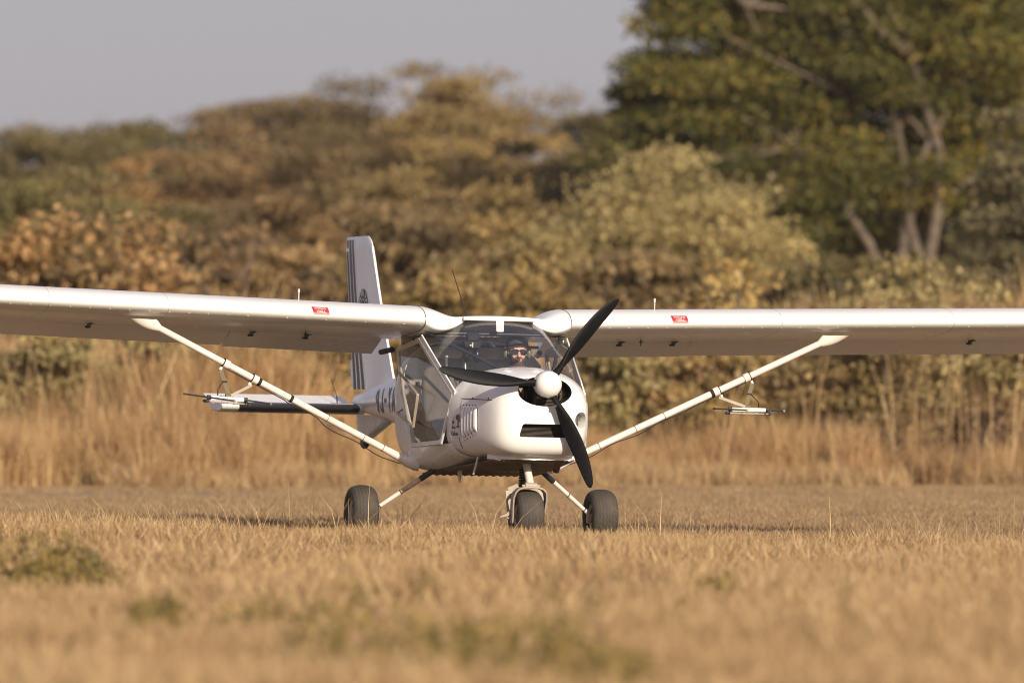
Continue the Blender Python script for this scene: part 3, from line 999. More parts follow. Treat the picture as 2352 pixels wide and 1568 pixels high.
# ---- propeller
HUB = Vector((0, -.523, 1.159))
prop = empty('propeller', HUB); prop.parent = plane
g = MB(); prof = []
for t in np.linspace(0, 1, 18): prof.append((-.03 - .085 * math.sin(t * math.pi / 2), .101 * math.cos(t * math.pi / 2) ** .95 + 1e-4))
prof = [(.060, .080), (.060, .094), (.05, .099), (-.01, .1015)] + prof
g.lathe(prof, (0, 0, 0), 'y', 48)
g.build('spinner', M['paint_clean'], prop, smooth=50)
BL = [(.06, .046, 70, .046), (.10, .046, 60, .046), (.16, .050, 46, .042), (.22, .070, 36, .034), (.32, .100, 28, .025), (.45, .114, 22, .019), (.58, .108, 18, .015), (.70, .092, 15, .011), (.79, .068, 13, .008), (.835, .044, 12, .006), (.855, .014, 11, .003)]
def blade(ang):
    er = Vector((math.sin(ang), 0, math.cos(ang)))
    et = Vector((math.cos(ang), 0, -math.sin(ang)))
    rot = -et                                                    # turns anticlockwise seen from the front
    fwd = Vector((0, -1, 0))
    m = MB(); rings = []
    for r in list(np.linspace(.06, .80, 34)) + [.815, .828, .838, .846, .852, .855]:
        c, be, th = interp(BL, r)
        be = R(be)
        cd = rot * math.cos(be) + fwd * math.sin(be)
        nd = fwd * math.cos(be) - rot * math.sin(be)
        rnd = max(0, min(1, (.22 - r) / .1))
        sweep = .010 * math.sin(math.pi * min(1, r / .855)) - .026 * max(0, (r - .5) / .355) ** 2
        ring = []
        for k in range(20):
            t = 2 * math.pi * k / 20
            x = math.cos(t); y = math.sin(t)
            yy = y * (1 if rnd > 0 else 1) * (1 - (1 - rnd) * .35 * (-x)) * (1.25 if y > 0 else .75 + .5 * rnd)
            ring.append(er * r + cd * (c / 2 * x + sweep) + nd * (th / 2 * yy))
        rings.append(ring)
    m.loft(rings, True, True, True)
    b = m.build('blade', M['blade'], prop, smooth=55)
    m = MB(); c, be, th = interp(BL, .165); be = R(be)
    n0 = fwd * math.cos(be) - rot * math.sin(be)
    p0 = er * .172 + n0 * (th / 2 * 1.1)
    m.tube([p0 - n0 * .012, p0 + n0 * .006], .011, 12); m.build('balance_plug', M['alloy'], prop)
    return b
for a in (38.0, 153.5, 275.0): blade(R(a))
g = MB(); g.tube([(0, -.465, 1.159), (0, -.30, 1.159)], .06, 20); g.build('propeller_shaft', M['steel_dark'], cowl)

# ---- wing struts with the tracking antennas clamped to them
def strut(sgn):
    T, B = Vector((sgn * 2.735, 1.05, 1.572)), Vector((sgn * .635, 1.255, .560))
    d = (B - T).normalized()
    L = (B - T).length
    up = Vector((0, -1, 0)); up = (up - d * up.dot(d)).normalized()
    dn = d.cross(up) * 1; dn = dn if dn.z < 0 else -dn              # across the strut, pointing down
    s_root = empty('wing_strut', (0, 0, 0)); s_root.parent = plane
    at = lambda s: T + d * s
    g = MB(); g.tube([at(.02), at(L * .5), at(L)], [.0255, .0265, .027], 20); tube = g.build('strut_tube', M['strut_paint'], s_root)
    # upper fairing against the wing
    g = MB(); rings = []
    for t in np.linspace(0, 1, 9):
        c = T + Vector((sgn * .07, -.0, .030)) * (1 - t) + d * (.09 * t)
        wx = .095 * (1 - t) + .027 * t; wy = .045 * (1 - t) + .027 * t
        ax = (Vector((1, 0, 0)) * (1 - t) + d * 0).normalized() if t < .99 else d
        n1 = Vector((sgn, 0, .03)).lerp(dn, t).normalized() if t > 0 else Vector((sgn, 0, .03)).normalized()
        n2 = Vector((0, 1, 0))
        rings.append([c + n1 * wx * math.cos(a) + n2 * wy * math.sin(a) for a in np.linspace(0, 2 * math.pi, 20, endpoint=False)])
    g.loft(rings, True, True, True); g.build('strut_fairing', M['strut_paint'], s_root, smooth=60)
    # lower boot flaring into the fuselage side
    g = MB()
    q = [at(L - .16), at(L - .06), B + Vector((-sgn * .015, 0, -.005)), B + Vector((-sgn * .05, .0, .0)), B + Vector((-sgn * .09, .0, .005))]
    g.tube(q, [.029, .031, .048, .078, .092], 20); g.build('strut_boot', M['strut_paint'], s_root, smooth=60)
    for s in ((1.62, 1.95, 2.13) if sgn < 0 else (1.45, 1.70, 2.02)):
        g = MB(); g.tube([at(s), at(s + .004)], .0290, 18); g.build('strut_joint', M['seam'], s_root)
    for s in ((.985, 1.275) if sgn < 0 else (1.018,)):
        g = MB(); g.tube([at(s), at(s + .024)], .0300, 18); g.build('tape_band', M['blackmatt'], s_root)
    # cable taped along the underside
    g = MB()
    cab = []
    for i, s in enumerate(np.linspace(.70, L - .02, 22)):
        sag = .030 + (.010 * (1 + math.sin(i * 1.1)) if s > 1.3 else .003)
        if sgn < 0 and s > 1.55: sag += .012 + .012 * math.sin((s - 1.55) * 4.2)
        cab.append(at(s) + dn * sag)
    g.tube(cab, .004, 6); g.build('antenna_cable', M['black'], s_root)
    # ---- antenna
    an = empty('tracking_antenna', (0, 0, 0)); an.parent = plane
    s1, s2 = (.672, .935) if sgn < 0 else (.705, .972)
    for s in (s1, s2):
        g = MB(); g.tube([at(s), at(s + .045)], .035, 20); g.tube([at(s) + dn * .038, at(s) + dn * .062], .012, 8); g.build('clamp', M['strut_paint'], an)
        g = MB(); g.tube([at(s - .007), at(s)], .0365, 20); g.build('clamp_gasket', M['blackmatt'], an)
    c = Vector((sgn * 2.10, 1.10, 1.005))
    yaw = Matrix.Rotation(R(5 if sgn < 0 else -5), 3, 'Z') @ Matrix.Rotation(R(3 if sgn < 0 else 0), 3, 'Y') @ Matrix.Rotation(R(2.4 if sgn < 0 else .5), 3, 'X')
    P_ = lambda x, y, z: c + yaw @ Vector((x, y, z))
    g = MB(); g.bar(P_(-.135, 0, 0), P_(.135, 0, 0), .026, .030); g.build('boom', M['paint_clean'], an, bevel=.004)
    for e in (-1, 1):
        g = MB(); g.bar(P_(e * .135, 0, 0), P_(e * .162, 0, 0), .034, .036); g.build('end_cap', M['black'], an, bevel=.003)
        g = MB(); g.tube([P_(e * .148, .60, .0), P_(e * .148, 0, .0), P_(e * .148, -.60, .0)], .0068, 10)
        g.tube([P_(e * .148, .62, .0), P_(e * .148, .59, .0)], .0095, 10); g.tube([P_(e * .148, -.62, .0), P_(e * .148, -.59, .0)], .0095, 10)
        g.build('element', M['rod'], an)
        g = MB(); g.tube([P_(e * .170, .05, -.030), P_(e * .170, -.05, -.030)], .012, 10); g.build('end_knob', M['black'], an)
    g = MB(); g.tube([P_(-.17, -.01, -.031), P_(.17, -.01, -.031)], .006, 8)
    g.tube([P_(-.05, -.01, -.031), P_(-.03, -.01, -.031)], .010, 8); g.tube([P_(.05, -.01, -.031), P_(.07, -.01, -.031)], .010, 8); g.tube([P_(0, -.014, .016), P_(0, -.014, -.035)], .003, 6)
    g.build('feed_tube', M['cream'], an)
    g = MB()
    p1 = at(s1) + dn * .058
    foot = P_(-.02 * sgn, .02, .018)
    g.bar(p1, p1.lerp(foot, .25) + Vector((0, 0, 0)), .034, .008, (0, 1, 0)); g.bar(p1.lerp(foot, .22), foot, .034, .006, (0, 1, 0))
    g.tube([foot + Vector((-.03, 0, .004)), foot + Vector((.03, 0, .004))], .016, 10)
    g.build('bracket_arm', M['brass'], an)
    g = MB(); p2 = at(s2 + .02) + dn * .05
    g.bar(p2, foot + Vector((-.01 * sgn, -.02, .006)), .022, .004, (0, 1, 0)); g.build('bracket_brace', M['cream'], an)
    g = MB(); q = p1.lerp(foot, .45); e_ = P_(sgn * .08, 0, .02)
    g.tube([q + Vector((sgn * .01, -.008, 0)), q.lerp(e_, .4) + Vector((sgn * .012, 0, .01)), q.lerp(e_, .75) + Vector((sgn * .014, 0, .015)), e_ + Vector((0, 0, .03)), e_], [.004, .004, .004, .006, .006], 8)
    g.tube([q + Vector((-.02, -.006, 0)), q + Vector((.02, -.006, 0))], .006, 8)
    g.build('coax_lead', M['black'], an)
strut(-1); strut(1)

# ---- tail
FIN = [(1.02, 3.96, 4.90, 5.37), (1.205, 4.08, 4.97, 5.40), (1.83, 4.545, 5.235, 5.58), (2.28, 4.845, 5.355, 5.70), (2.345, 4.90, 5.37, 5.71), (2.385, 4.99, 5.38, 5.715)]
def fin_half(v, z):
    le, hi, te = interp(FIN, z)
    x = max(0, min(1, (v - le) / (te - le)))
    t = .046 / 2 / .1
    return max(.009 if z < 2.3 else .004, t * (.2969 * math.sqrt(x) - .126 * x - .3516 * x * x + .2843 * x**3 - .1015 * x**4)) * (1 if z < 2.3 else max(.25, math.sqrt(max(0, 1 - ((z - 2.3) / .09) ** 2))))
def fin_sec(z, a, b, n=14):
    vs_ = [a + (b - a) * (.5 - .5 * math.cos(math.pi * i / n)) for i in range(n + 1)]
    return [(-fin_half(v, z), v, z) for v in vs_] + [(fin_half(v, z), v, z) for v in reversed(vs_)]
zs = list(np.linspace(1.02, 2.28, 14)) + [2.31, 2.335, 2.355, 2.37, 2.38, 2.385]
g = MB(); g.loft([fin_sec(z, interp(FIN, z)[0], interp(FIN, z)[1]) for z in zs], True, True, True)
fin = g.build('fin', M['paint'], plane, smooth=50)
rud = MB(); rud.loft([fin_sec(z, interp(FIN, z)[1] + .012, interp(FIN, z)[2], 8) for z in [q for q in zs if q > 1.1]], True, True, True)
rudder = rud.build('rudder', M['paint'], plane, smooth=50)
g = MB()                                                       # trim tab, lower trailing edge
g.loft([[(x, v, z) for x, v in ((-.006, interp(FIN, z)[2]), (.006, interp(FIN, z)[2]), (.004, interp(FIN, z)[2] + .075), (-.004, interp(FIN, z)[2] + .075))] for z in (1.14, 1.36)], True, True, True)
g.build('trim_tab', M['paint'], rudder, smooth=0)
# stripes: dark bars running up the rudder, split by white gaps, converging upward
for f0b, f0t, wb_, wt_ in ((.05, .18, .24, .18), (.41, .46, .23, .24), (.74, .80, .20, .15)):
    g = MB(); vs, fs = [], []
    Z = np.linspace(1.12, 2.36, 22)
    for z in Z:
        le, hi, te = interp(FIN, z); t = (z - 1.12) / 1.24
        a = f0b + (f0t - f0b) * t; wd = wb_ + (wt_ - wb_) * t
        for q in (a, a + wd / 2, a + wd):
            v = hi + .012 + (te - hi - .012) * min(q, .99)
            vs.append((-(fin_half(v, z) + .002), v, z))
    for j in range(len(Z) - 1):
        for i in range(2): fs.append((j * 3 + i, j * 3 + i + 1, (j + 1) * 3 + i + 1, (j + 1) * 3 + i))
    g.add(vs, fs); g.build('dark_stripe', M['stripe'], rudder, smooth=0)
# round badge on the fin with lettering round its rim
BC = (5.055, 1.765); BR = .185
def on_fin(pts, off): return [(-(fin_half(v, z) + off), v, z) for v, z in pts]
def disc(r0, r1, mat, name, off, n=40):
    m = MB(); vs, fs = [], []
    for r in (r0, (r0 + r1) / 2, r1):
        for k in range(n):
            t = 2 * math.pi * k / n
            vs.append((BC[0] - r * math.cos(t), BC[1] + r * math.sin(t)))
    for j in range(2):
        for k in range(n): fs.append((j * n + k, j * n + (k + 1) % n, (j + 1) * n + (k + 1) % n, (j + 1) * n + k))
    m.add(on_fin(vs, off), fs); return m.build(name, mat, fin, smooth=0)
disc(.004, BR, M['navy'], 'badge', .002)
disc(.095, .102, M['white_print'], 'badge_ring', .0035)
word = 'AFRICAN PARKS'
for part_ in (range(0, 7), range(8, 13)):
    g = MB()
    for i in part_:
        a = R(90) + R(122) - R(244) * (i + .5) / len(word)
        tv, tf = text_geo(word[i], .085)
        e = Vector((math.cos(a), math.sin(a))); tn = Vector((math.sin(a), -math.cos(a)))
        pts = [e * (.148 + y) + tn * x for x, y in tv]
        g.add(on_fin([(BC[0] - q.x, BC[1] + q.y) for q in pts], .004), tf)
    g.build('badge_lettering', M['white_print'], fin, smooth=0)
g = MB(); g.add(on_fin([(BC[0] - x, BC[1] + z) for x, z in ((-.012, -.02), (.012, -.02), (.008, .03), (.0, .075), (-.008, .03))], .004), [(0, 1, 2, 3, 4)]); g.build('badge_emblem', M['white_print'], fin, smooth=0)
g = MB(); g.tube([(0, 4.49, 1.795), (0, 4.56, 1.80)], .016, 10); g.build('fin_lamp', M['black'], fin)
# stabiliser, elevator (held up), black leading-edge boot
def tail_half(sgn):
    tp = empty('tailplane'); tp.parent = plane
    def sec(u, a, b, n=10, T=.045):
        le = 4.67 + .01 * abs(u)
        def h(v):
            x = (v - le) / .75
            return max(.004, T * math.sqrt(max(0, min(1, x * 6))) * (1 - .75 * max(0, x - .25) / .75))
        vs_ = [a + (b - a) * (i / n) ** 1.6 for i in range(n + 1)]
        return [(sgn * u, le + v, .955 + h(le + v)) for v in vs_] + [(sgn * u, le + v, .955 - h(le + v)) for v in reversed(vs_[1:])]
    g = MB(); g.loft([sec(u, 0, .40) for u in np.linspace(.07, 1.24, 8)], True, True, True); g.build('stabiliser', M['paint'], tp, smooth=50)
    g = MB(); g.loft([[(x, y - .004 * (1 if y < 4.77 else 0), .955 + (z - .955) * 1.07) for x, y, z in sec(u, 0, .085)] for u in np.linspace(.13, 1.14, 8)], True, True, True); g.build('leading_edge_boot', M['boot'], tp, smooth=50)
    g = MB(); rot = Matrix.Rotation(R(17), 3, 'X')
    rings = []
    for u in np.linspace(.10, 1.27, 8):
        hinge = Vector((sgn * u, 5.08 + .01 * u, .955))
        prof = [(0, .026), (.10, .022), (.22, .012), (.36, .003), (.36, -.003), (.22, -.012), (.10, -.022), (0, -.026)]
        rings.append([hinge + rot @ Vector((0, v, z)) for v, z in prof])
    g.loft(rings, True, True, True); g.build('elevator', M['paint'], tp, smooth=40)
    g = MB(); rings = []
    for u, k in ((1.242, 1), (1.27, .97), (1.285, .7)):
        rings.append([(x, y, .955 + (z - .955) * k) for x, y, z in sec(u, .02 * (1 - k), .41)])
    g.loft(rings, True, True, True); g.build('tip_cap', M['paint'], tp, smooth=50)
    return tp
tail_half(-1); tail_half(1)
g = MB(); g.loft([[(-.10, 4.78, 1.005), (-.35, 4.80, 1.002), (-.10, 4.95, 1.0)]], True); g.v = []; g.f = []; g.m = []
g.add([(-.095, 4.79, 1.004), (-.30, 4.87, 1.003), (-.34, 5.05, .998), (-.095, 5.05, .998)], [(0, 1, 2, 3)]); g.build('tape_patch', M['blue_tape'], plane, smooth=0)
g = MB(); g.tube([(-.22, 5.07, .99), (-.22, 5.09, 1.06)], .006, 8); g.tube([(-.22, 5.09, 1.06), (-.25, 5.19, 1.20)], .0025, 6); g.build('elevator_horn', M['black'], plane)
# ventral fin with bumper
VF = [(.91, 4.05, 5.27), (.87, 4.08, 5.26), (.79, 4.44, 5.23), (.715, 4.80, 5.20)]
g = MB(); rings = []
for z, a, b in VF:
    rings.append([(-.045 * k, v, z) for v, k in ((a, .15), (a + .06, .8), (a + .16, 1), (b - .1, .5), (b, .1))] + [(.045 * k, v, z) for v, k in reversed(((a, .15), (a + .06, .8), (a + .16, 1), (b - .1, .5), (b, .1)))])
g.loft(rings, True, True, True); vf = g.build('ventral_fin', M['paint_dusty'], plane, smooth=50)
g = MB(); g.ball((0, 4.99, .685), (.032, .11, .055), 16, 10); g.build('tail_bumper', M['black'], vf)
# whip aerial on the roof
g = MB(); g.tube([(-.115, 1.40, 1.60), (-.115, 1.40, 1.65)], .010, 8); g.tube([(-.115, 1.40, 1.64), (-.168, 1.43, 1.84), (-.232, 1.46, 2.045)], [.0045, .004, .003], 6); g.build('whip_aerial', M['black'], plane)

# ---- undercarriage
def tyre(mb, c, R0=.205, W=.205, rim=.088):
    prof = []
    for t in np.linspace(-1, 1, 27):
        a = t * math.pi * .80
        rc = (R0 + rim) / 2
        rr = R0 - rc
        sx, cy = math.sin(a), math.cos(a)
        x = W / 2 * math.copysign(abs(sx) ** .88, sx)
        r = rc + rr * math.copysign(abs(cy) ** .80, cy)
        prof.append((x, r))
    mb.lathe(prof, c, 'x', 56)
    return prof
def wheel(name, c, outer):
    wr = empty(name, c); wr.parent = plane
    g = MB(); prof = tyre(g, (0, 0, 0)); o = g.build('tyre', M['tyre'], wr, smooth=60)
    g = MB()
    def rad(x):
        for p, q in zip(prof, prof[1:]):
            if p[0] <= x <= q[0] and p[1] > .14: return p[1] + (q[1] - p[1]) * (x - p[0]) / max(q[0] - p[0], 1e-6)
        return .20
    for x0 in (-.070, -.047, -.020, .006, .032, .056, .074):
        vs, fs = [], []; n = 168
        for k in range(n):
            t = 2 * math.pi * k / n
            x = x0 + .0055 * math.sin(k * 2 * math.pi / 6)
            for dx in (-.0022, .0022):
                r = rad(x + dx) + .0012
                vs.append((x + dx, r * math.cos(t), r * math.sin(t)))
        for k in range(n): a, b = 2 * k, 2 * ((k + 1) % n); fs.append((a, a + 1, b + 1, b))
        g.add(vs, fs)
    g.build('tread_groove', M['groove'], wr, smooth=0)
    g = MB(); g.lathe([(-.06, .03), (-.065, .07), (-.075, .092), (-.06, .088), (.06, .088), (.075, .092), (.065, .07), (.06, .03)], (0, 0, 0), 'x', 32)
    g.lathe([(-.085, .02), (-.07, .03), (.07, .03), (.085, .02)], (0, 0, 0), 'x', 16)
    g.build('rim', M['cream'], wr)
    return wr
M['groove'] = plain('dust_filled_groove', (0.11, 0.086, 0.066), 0.9, var=0.3, scale=40)
wheel('main_wheel', (-.965, 1.30, .155), -1)
wheel('main_wheel', (.965, 1.30, .155), 1)
wheel('nose_wheel', (0, 0, .152), 0)
for sgn in (-1, 1):
    a, b = Vector((sgn * .40, 1.10, .515)), Vector((sgn * .868, 1.30, .168))
    d = b - a
    lg = empty('gear_leg'); lg.parent = plane
    g = MB(); g.tube([a + d * .27, a + d * 1.0], [.0185, .016], 14); g.build('leg_tube', M['strut_paint'], lg)
    g = MB(); g.tube([a + d * -.15, a + d * .29], .0225, 14); g.build('leg_sleeve', M['steel_dark'], lg)
    if sgn < 0:
        g = MB(); g.tube([a + d * .29, a + d * .58], [.0193, .0185], 14); g.build('scuffed_sleeve', M['rust'], lg)
    for s in (.21, .58, .90):
        g = MB(); g.tube([a + d * s, a + d * (s + .012)], .0235 if s < .3 else .0195, 14); g.build('clip_band', M['black'], lg)
    g = MB(); g.box(b + Vector((sgn * -.005, -.01, -.02)), (.02, .05, .11)); g.tube([b + Vector((0, 0, -.013)), b + Vector((sgn * .06, 0, -.013))], .016, 10); g.box(b + Vector((-.0, -.035, -.03)), (.035, .03, .06))
    g.build('axle_bracket', M['cream'], lg, bevel=.003)
ng = empty('nose_gear'); ng.parent = plane
g = MB(); g.tube([(0, .08, .62), (0, -.02, .49), (0, -.10, .395)], [.030, .030, .030], 18); g.build('nose_leg', M['strut_paint'], ng)
g = MB(); g.tube([(-.045, -.11, .388), (.045, -.11, .388)], .024, 12); g.tube([(-.07, -.115, .386), (.07, -.115, .386)], .010, 8); g.build('pivot', M['cream'], ng)
g = MB(); rings = []
path = [(-.120, .10), (-.122, .15), (-.128, .22), (-.130, .29), (-.120, .335), (-.095, .362), (-.055, .374), (0, .376), (.055, .374), (.095, .362), (.120, .335), (.130, .29), (.128, .22), (.122, .15), (.120, .10)]
for i, (x, z) in enumerate(path):
    p, q = path[max(i - 1, 0)], path[min(i + 1, len(path) - 1)]
    tx, tz = q[0] - p[0], q[1] - p[1]; l = math.hypot(tx, tz); nx, nz = -tz / l, tx / l
    lean = -.10 + max(0, (.376 - z)) * .30
    wd = .045 if z > .3 else .035
    rings.append([(x + nx * .006, lean - wd, z + nz * .006), (x + nx * .006, lean + wd, z + nz * .006), (x - nx * .006, lean + wd, z - nz * .006), (x - nx * .006, lean - wd, z - nz * .006)])
g.loft(rings, True, True, True)
for sx in (-1, 1):
    g.bar((sx * .125, .07, .345), (sx * .124, .0, .13), .008, .05, (1, 0, 0))
    g.bar((sx * .05, .06, .378), (sx * .125, .07, .345), .008, .05, (0, 0, 1))
g.tube([(-.135, 0, .152), (.135, 0, .152)], .014, 12)
g.build('fork', M['cream'], ng, smooth=40)
g = MB(); pts = []
for k in range(7 * 12):
    a = k * 2 * math.pi / 12
    pts.append((-.0 + .028 * math.cos(a), .115 + .028 * math.sin(a), .375 + .14 * k / 84))
g.tube(pts, .0075, 6); g.tube([(0, .115, .36), (0, .115, .54)], .016, 10); g.build('shock_spring', M['black'], ng)
g = MB(); g.loft([[(-.128, -.02, .205), (-.128, .03, .195), (-.132, .03, .155), (-.132, -.02, .165)], [(-.16, -.02, .175), (-.16, .03, .17), (-.16, .03, .145), (-.16, -.02, .15)], [(-.212, -.01, .148), (-.212, .02, .147), (-.212, .02, .140), (-.212, -.01, .141)]], True, True, True)
g.build('tow_lug', M['cream'], ng, smooth=0)

# ------------------------------------------------------------------ pilot and loose headset (placed in the aircraft's axes, built at true scale)
AM = Matrix.Translation((0.106, 60.0, -0.02)) @ Matrix.Rotation(R(15.5), 4, 'Z') @ Matrix.Rotation(R(1.2), 4, 'Y')
def capsule(mb, a, b, ra, rb, n=8, seg=12):
    a, b = Vector(a), Vector(b)
    pts, rs = [], []
    d = (b - a).normalized()
    for k in range(4): t = math.pi / 2 * k / 4; pts.append(a - d * ra * math.cos(t)); rs.append(max(.0008, ra * math.sin(t)))
    pts.append(a); rs.append(ra)
    for k in range(1, n): pts.append(a.lerp(b, k / n)); rs.append(ra + (rb - ra) * k / n)
    pts.append(b); rs.append(rb)
    for k in range(1, 5): t = math.pi / 2 * k / 4; pts.append(b + d * rb * math.sin(t)); rs.append(max(.0008, rb * math.cos(t)))
    mb.tube(pts, rs, seg)
def build_pilot():
    root = empty('person')
    root.matrix_world = AM @ Matrix.Translation((.268, 1.10, .80))
    tag(root, 'bearded pilot in dark cap, sunglasses and headset sitting behind the windscreen', 'person')
    H = Vector((-.005, .20, .615))                                 # head centre in the pilot's own axes
    hr = Matrix.Rotation(R(-6), 3, 'Z')
    h = lambda x, y, z: H + hr @ Vector((x, y, z))
    m = MB()
    m.ball(h(0, .01, .03), (.076, .096, .090), 24, 16)              # skull
    m.ball(h(0, -.010, -.035), (.064, .078, .078), 20, 14)          # face
    m.ball(h(0, -.045, -.085), (.040, .036, .034), 16, 10)          # chin
    capsule(m, h(0, -.083, .012), h(0, -.100, -.030), .009, .014)   # nose
    m.ball(h(-.012, -.090, -.033), (.008, .009, .007), 8, 6); m.ball(h(.012, -.090, -.033), (.008, .009, .007), 8, 6)
    capsule(m, h(-.032, -.076, .022), h(.032, -.076, .022), .013, .013)   # brow
    m.ball(h(-.040, -.060, -.028), (.022, .022, .018), 12, 8); m.ball(h(.040, -.060, -.028), (.022, .022, .018), 12, 8)
    m.ball(h(0, -.082, -.056), (.024, .010, .0055), 12, 8); m.ball(h(0, -.081, -.065), (.021, .010, .006), 12, 8)   # lips
    m.ball(h(-.074, .012, -.008), (.010, .018, .030), 10, 8); m.ball(h(.074, .012, -.008), (.010, .018, .030), 10, 8)   # ears
    capsule(m, h(0, .02, -.06), (0, .215, .46), .055, .062)         # neck
    capsule(m, (0, .20, .43), (0, .17, .20), .105, .125); capsule(m, (0, .17, .22), (0, .10, .06), .13, .15)
    capsule(m, (-.15, .20, .40), (.15, .20, .40), .062, .062); capsule(m, (-.08, .17, .30), (.08, .17, .30), .12, .12)
    for s, hand in ((-1, (-.135, -.42, .255)), (1, (.10, -.44, .12))):
        sh, el = Vector((s * .185, .20, .40)), Vector((s * .235, .02, .17))
        wr = Vector(hand) + Vector((0, .10, -.0))
        capsule(m, sh, el, .056, .045); capsule(m, el, wr, .045, .030)
        hd = Vector(hand)
        capsule(m, wr, hd + Vector((0, .035, 0)), .030, .034)        # palm
        for k, (dz, ln) in enumerate(((.030, .040), (.010, .046), (-.010, .043), (-.028, .034))):
            a = hd + Vector((-s * .006, .015, dz)); b = a + Vector((0, -ln, 0)); c = b + Vector((-s * .026, -.004, 0)); e = c + Vector((-s * .006, .024, 0))
            capsule(m, a, b, .0095, .009, 3, 8); capsule(m, b, c, .009, .0085, 3, 8); capsule(m, c, e, .0085, .0075, 3, 8)
        a = hd + Vector((-s * .022, .045, .022)); b = a + Vector((-s * .024, -.022, .012)); c = b + Vector((-s * .004, -.026, -.004))
        capsule(m, a, b, .012, .0105, 3, 8); capsule(m, b, c, .0105, .009, 3, 8)
        hp, kn, an = Vector((s * .10, .06, .05)), Vector((s * .13, -.36, .10)), Vector((s * .12, -.52, -.16))
        capsule(m, hp, kn, .088, .062); capsule(m, kn, an, .060, .042); capsule(m, an + Vector((0, .03, -.02)), an + Vector((0, -.17, -.03)), .042, .034)
    o = m.build('body', [M['skin'], M['shirt'], M['trousers'], M['beard']], root, smooth=0, fix=False)
    rm = o.modifiers.new('r', 'REMESH'); rm.mode = 'VOXEL'; rm.voxel_size = .0065
    sm = o.modifiers.new('s', 'SMOOTH'); sm.factor = .5; sm.iterations = 2
    bake(o)
    me = o.data
    if len(me.materials) < 4:
        me.materials.clear()
        for q in ('skin', 'shirt', 'trousers', 'beard'): me.materials.append(M[q])
    idx = []
    hi = hr.inverted()
    for p in me.polygons:
        c = p.center
        l = hi @ (c - H)
        k = 1
        if c.z > .485: k = 0
        elif c.y < -.365 and c.z > .05: k = 0
        if c.z < .17 and c.y < .12 and abs(c.x) < .22 and not (c.y < -.365 and c.z > .09): k = 2
        if c.z < .05: k = 2
        if l.z > -.14 and c.z > .48:
            k = 0
            if l.y < .03 and l.z < -.050 and not (abs(l.x) < .024 and -.074 < l.z < -.050 and l.y < -.075): k = 3
            if l.y < .0 and abs(l.x) > .046 and l.z < -.02: k = 3
            if -.052 < l.z < -.042 and abs(l.x) < .028 and l.y < -.07: k = 3
        idx.append(k)
    me.polygons.foreach_set('material_index', idx)
    me.shade_smooth()
    # knitted cap
    g = MB(); rings = []
    for t in np.linspace(0, 1, 9):
        a = t * math.pi / 2
        rings.append([h(.084 * math.cos(a) * math.cos(q) , .012 + .104 * math.cos(a) * math.sin(q), .050 + (-.012 if math.sin(q) < 0 else -.03) * 0 + .080 * math.sin(a) + .016 * math.cos(a) * (-math.sin(q))) if t < 1 else h(.001 * math.cos(q), .012 + .001 * math.sin(q), .13) for q in np.linspace(0, 2 * math.pi, 28, endpoint=False)])
    rings.insert(0, [h(.080 * math.cos(q), .012 + .100 * math.sin(q), .036 + .016 * (-math.sin(q))) for q in np.linspace(0, 2 * math.pi, 28, endpoint=False)])
    g.loft(rings, True, False, True); g.build('cap', M['cap'], root, smooth=60)
    # sunglasses
    g = MB()
    for s in (-1, 1):
        pts = []
        ring0, ring1 = [], []
        for q in np.linspace(0, 2 * math.pi, 18, endpoint=False):
            x = s * .034 + .030 * math.copysign(abs(math.cos(q)) ** .7, math.cos(q)); z = .002 + .021 * math.copysign(abs(math.sin(q)) ** .7, math.sin(q)) - .10 * (abs(x) - .034) * (1 if math.sin(q) > 0 else .6)
            y = -.094 + .35 * max(0, abs(x) - .02) ** 1.3
            ring0.append(h(x, y, z)); ring1.append(h(x, y + .006, z))
        g.loft([ring0, ring1], True, True, True)
    g.tube([h(-.008, -.100, .012), h(0, -.103, .014), h(.008, -.100, .012)], .003, 6)
    for s in (-1, 1): g.tube([h(s * .062, -.076, .010), h(s * .080, -.03, .010), h(s * .080, .02, .004)], .003, 6)
    g.build('sunglasses', M['shades'], root, smooth=40)
    # headset: band, two ear cups, microphone boom
    g = MB(); g.tube([h(.092 * math.sin(a), .02, .022 + .116 * math.cos(a)) for a in np.linspace(-1.65, 1.65, 17)], .007, 8, True, .6); g.build('headset_band', M['black'], root)
    for s in (-1, 1):
        g = MB(); g.ball(h(s * .092, .012, -.006), (.022, .034, .046), 16, 10); g.build('ear_cup', M['earcup'], root)
    g = MB(); g.tube([h(-.095, -.01, -.04), h(-.085, -.07, -.062), h(-.045, -.105, -.064), h(-.02, -.112, -.062)], .0035, 8); g.ball(h(-.012, -.113, -.061), (.020, .010, .010), 12, 8); g.build('microphone', M['black'], root)
M['earcup'] = plain('olive_earcup', (0.17, 0.18, 0.13), 0.35, var=.15)
build_pilot()

hd = empty('headset'); hd.matrix_world = AM @ Matrix.Translation((-.18, 1.03, 1.37))
tag(hd, 'spare black headset hanging from the roof tube beside the pilot', 'headset')
g = MB(); g.tube([(-.055 * math.cos(a), .0, .085 + .062 * math.sin(a)) for a in np.linspace(-.3, math.pi + .3, 15)], .008, 8); g.build('band', M['black'], hd)
for s in (-1, 1):
    g = MB(); g.ball((s * .042, 0, .01 - .0), (.030, .040, .058), 16, 12); g.build('ear_cup', M['shiny'] if 'shiny' in M else M['boot'], hd)
g = MB(); g.tube([(-.01, -.01, -.03), (-.005, -.01, -.10), (.0, 0, -.16)], .003, 6); g.tube([(.02, -.01, -.03), (.04, -.01, -.09), (.05, 0, -.14)], .003, 6); g.build('lead', M['black'], hd)
cm = empty('camera_mount'); cm.matrix_world = AM @ Matrix.Translation((-.18, 1.01, 1.49))
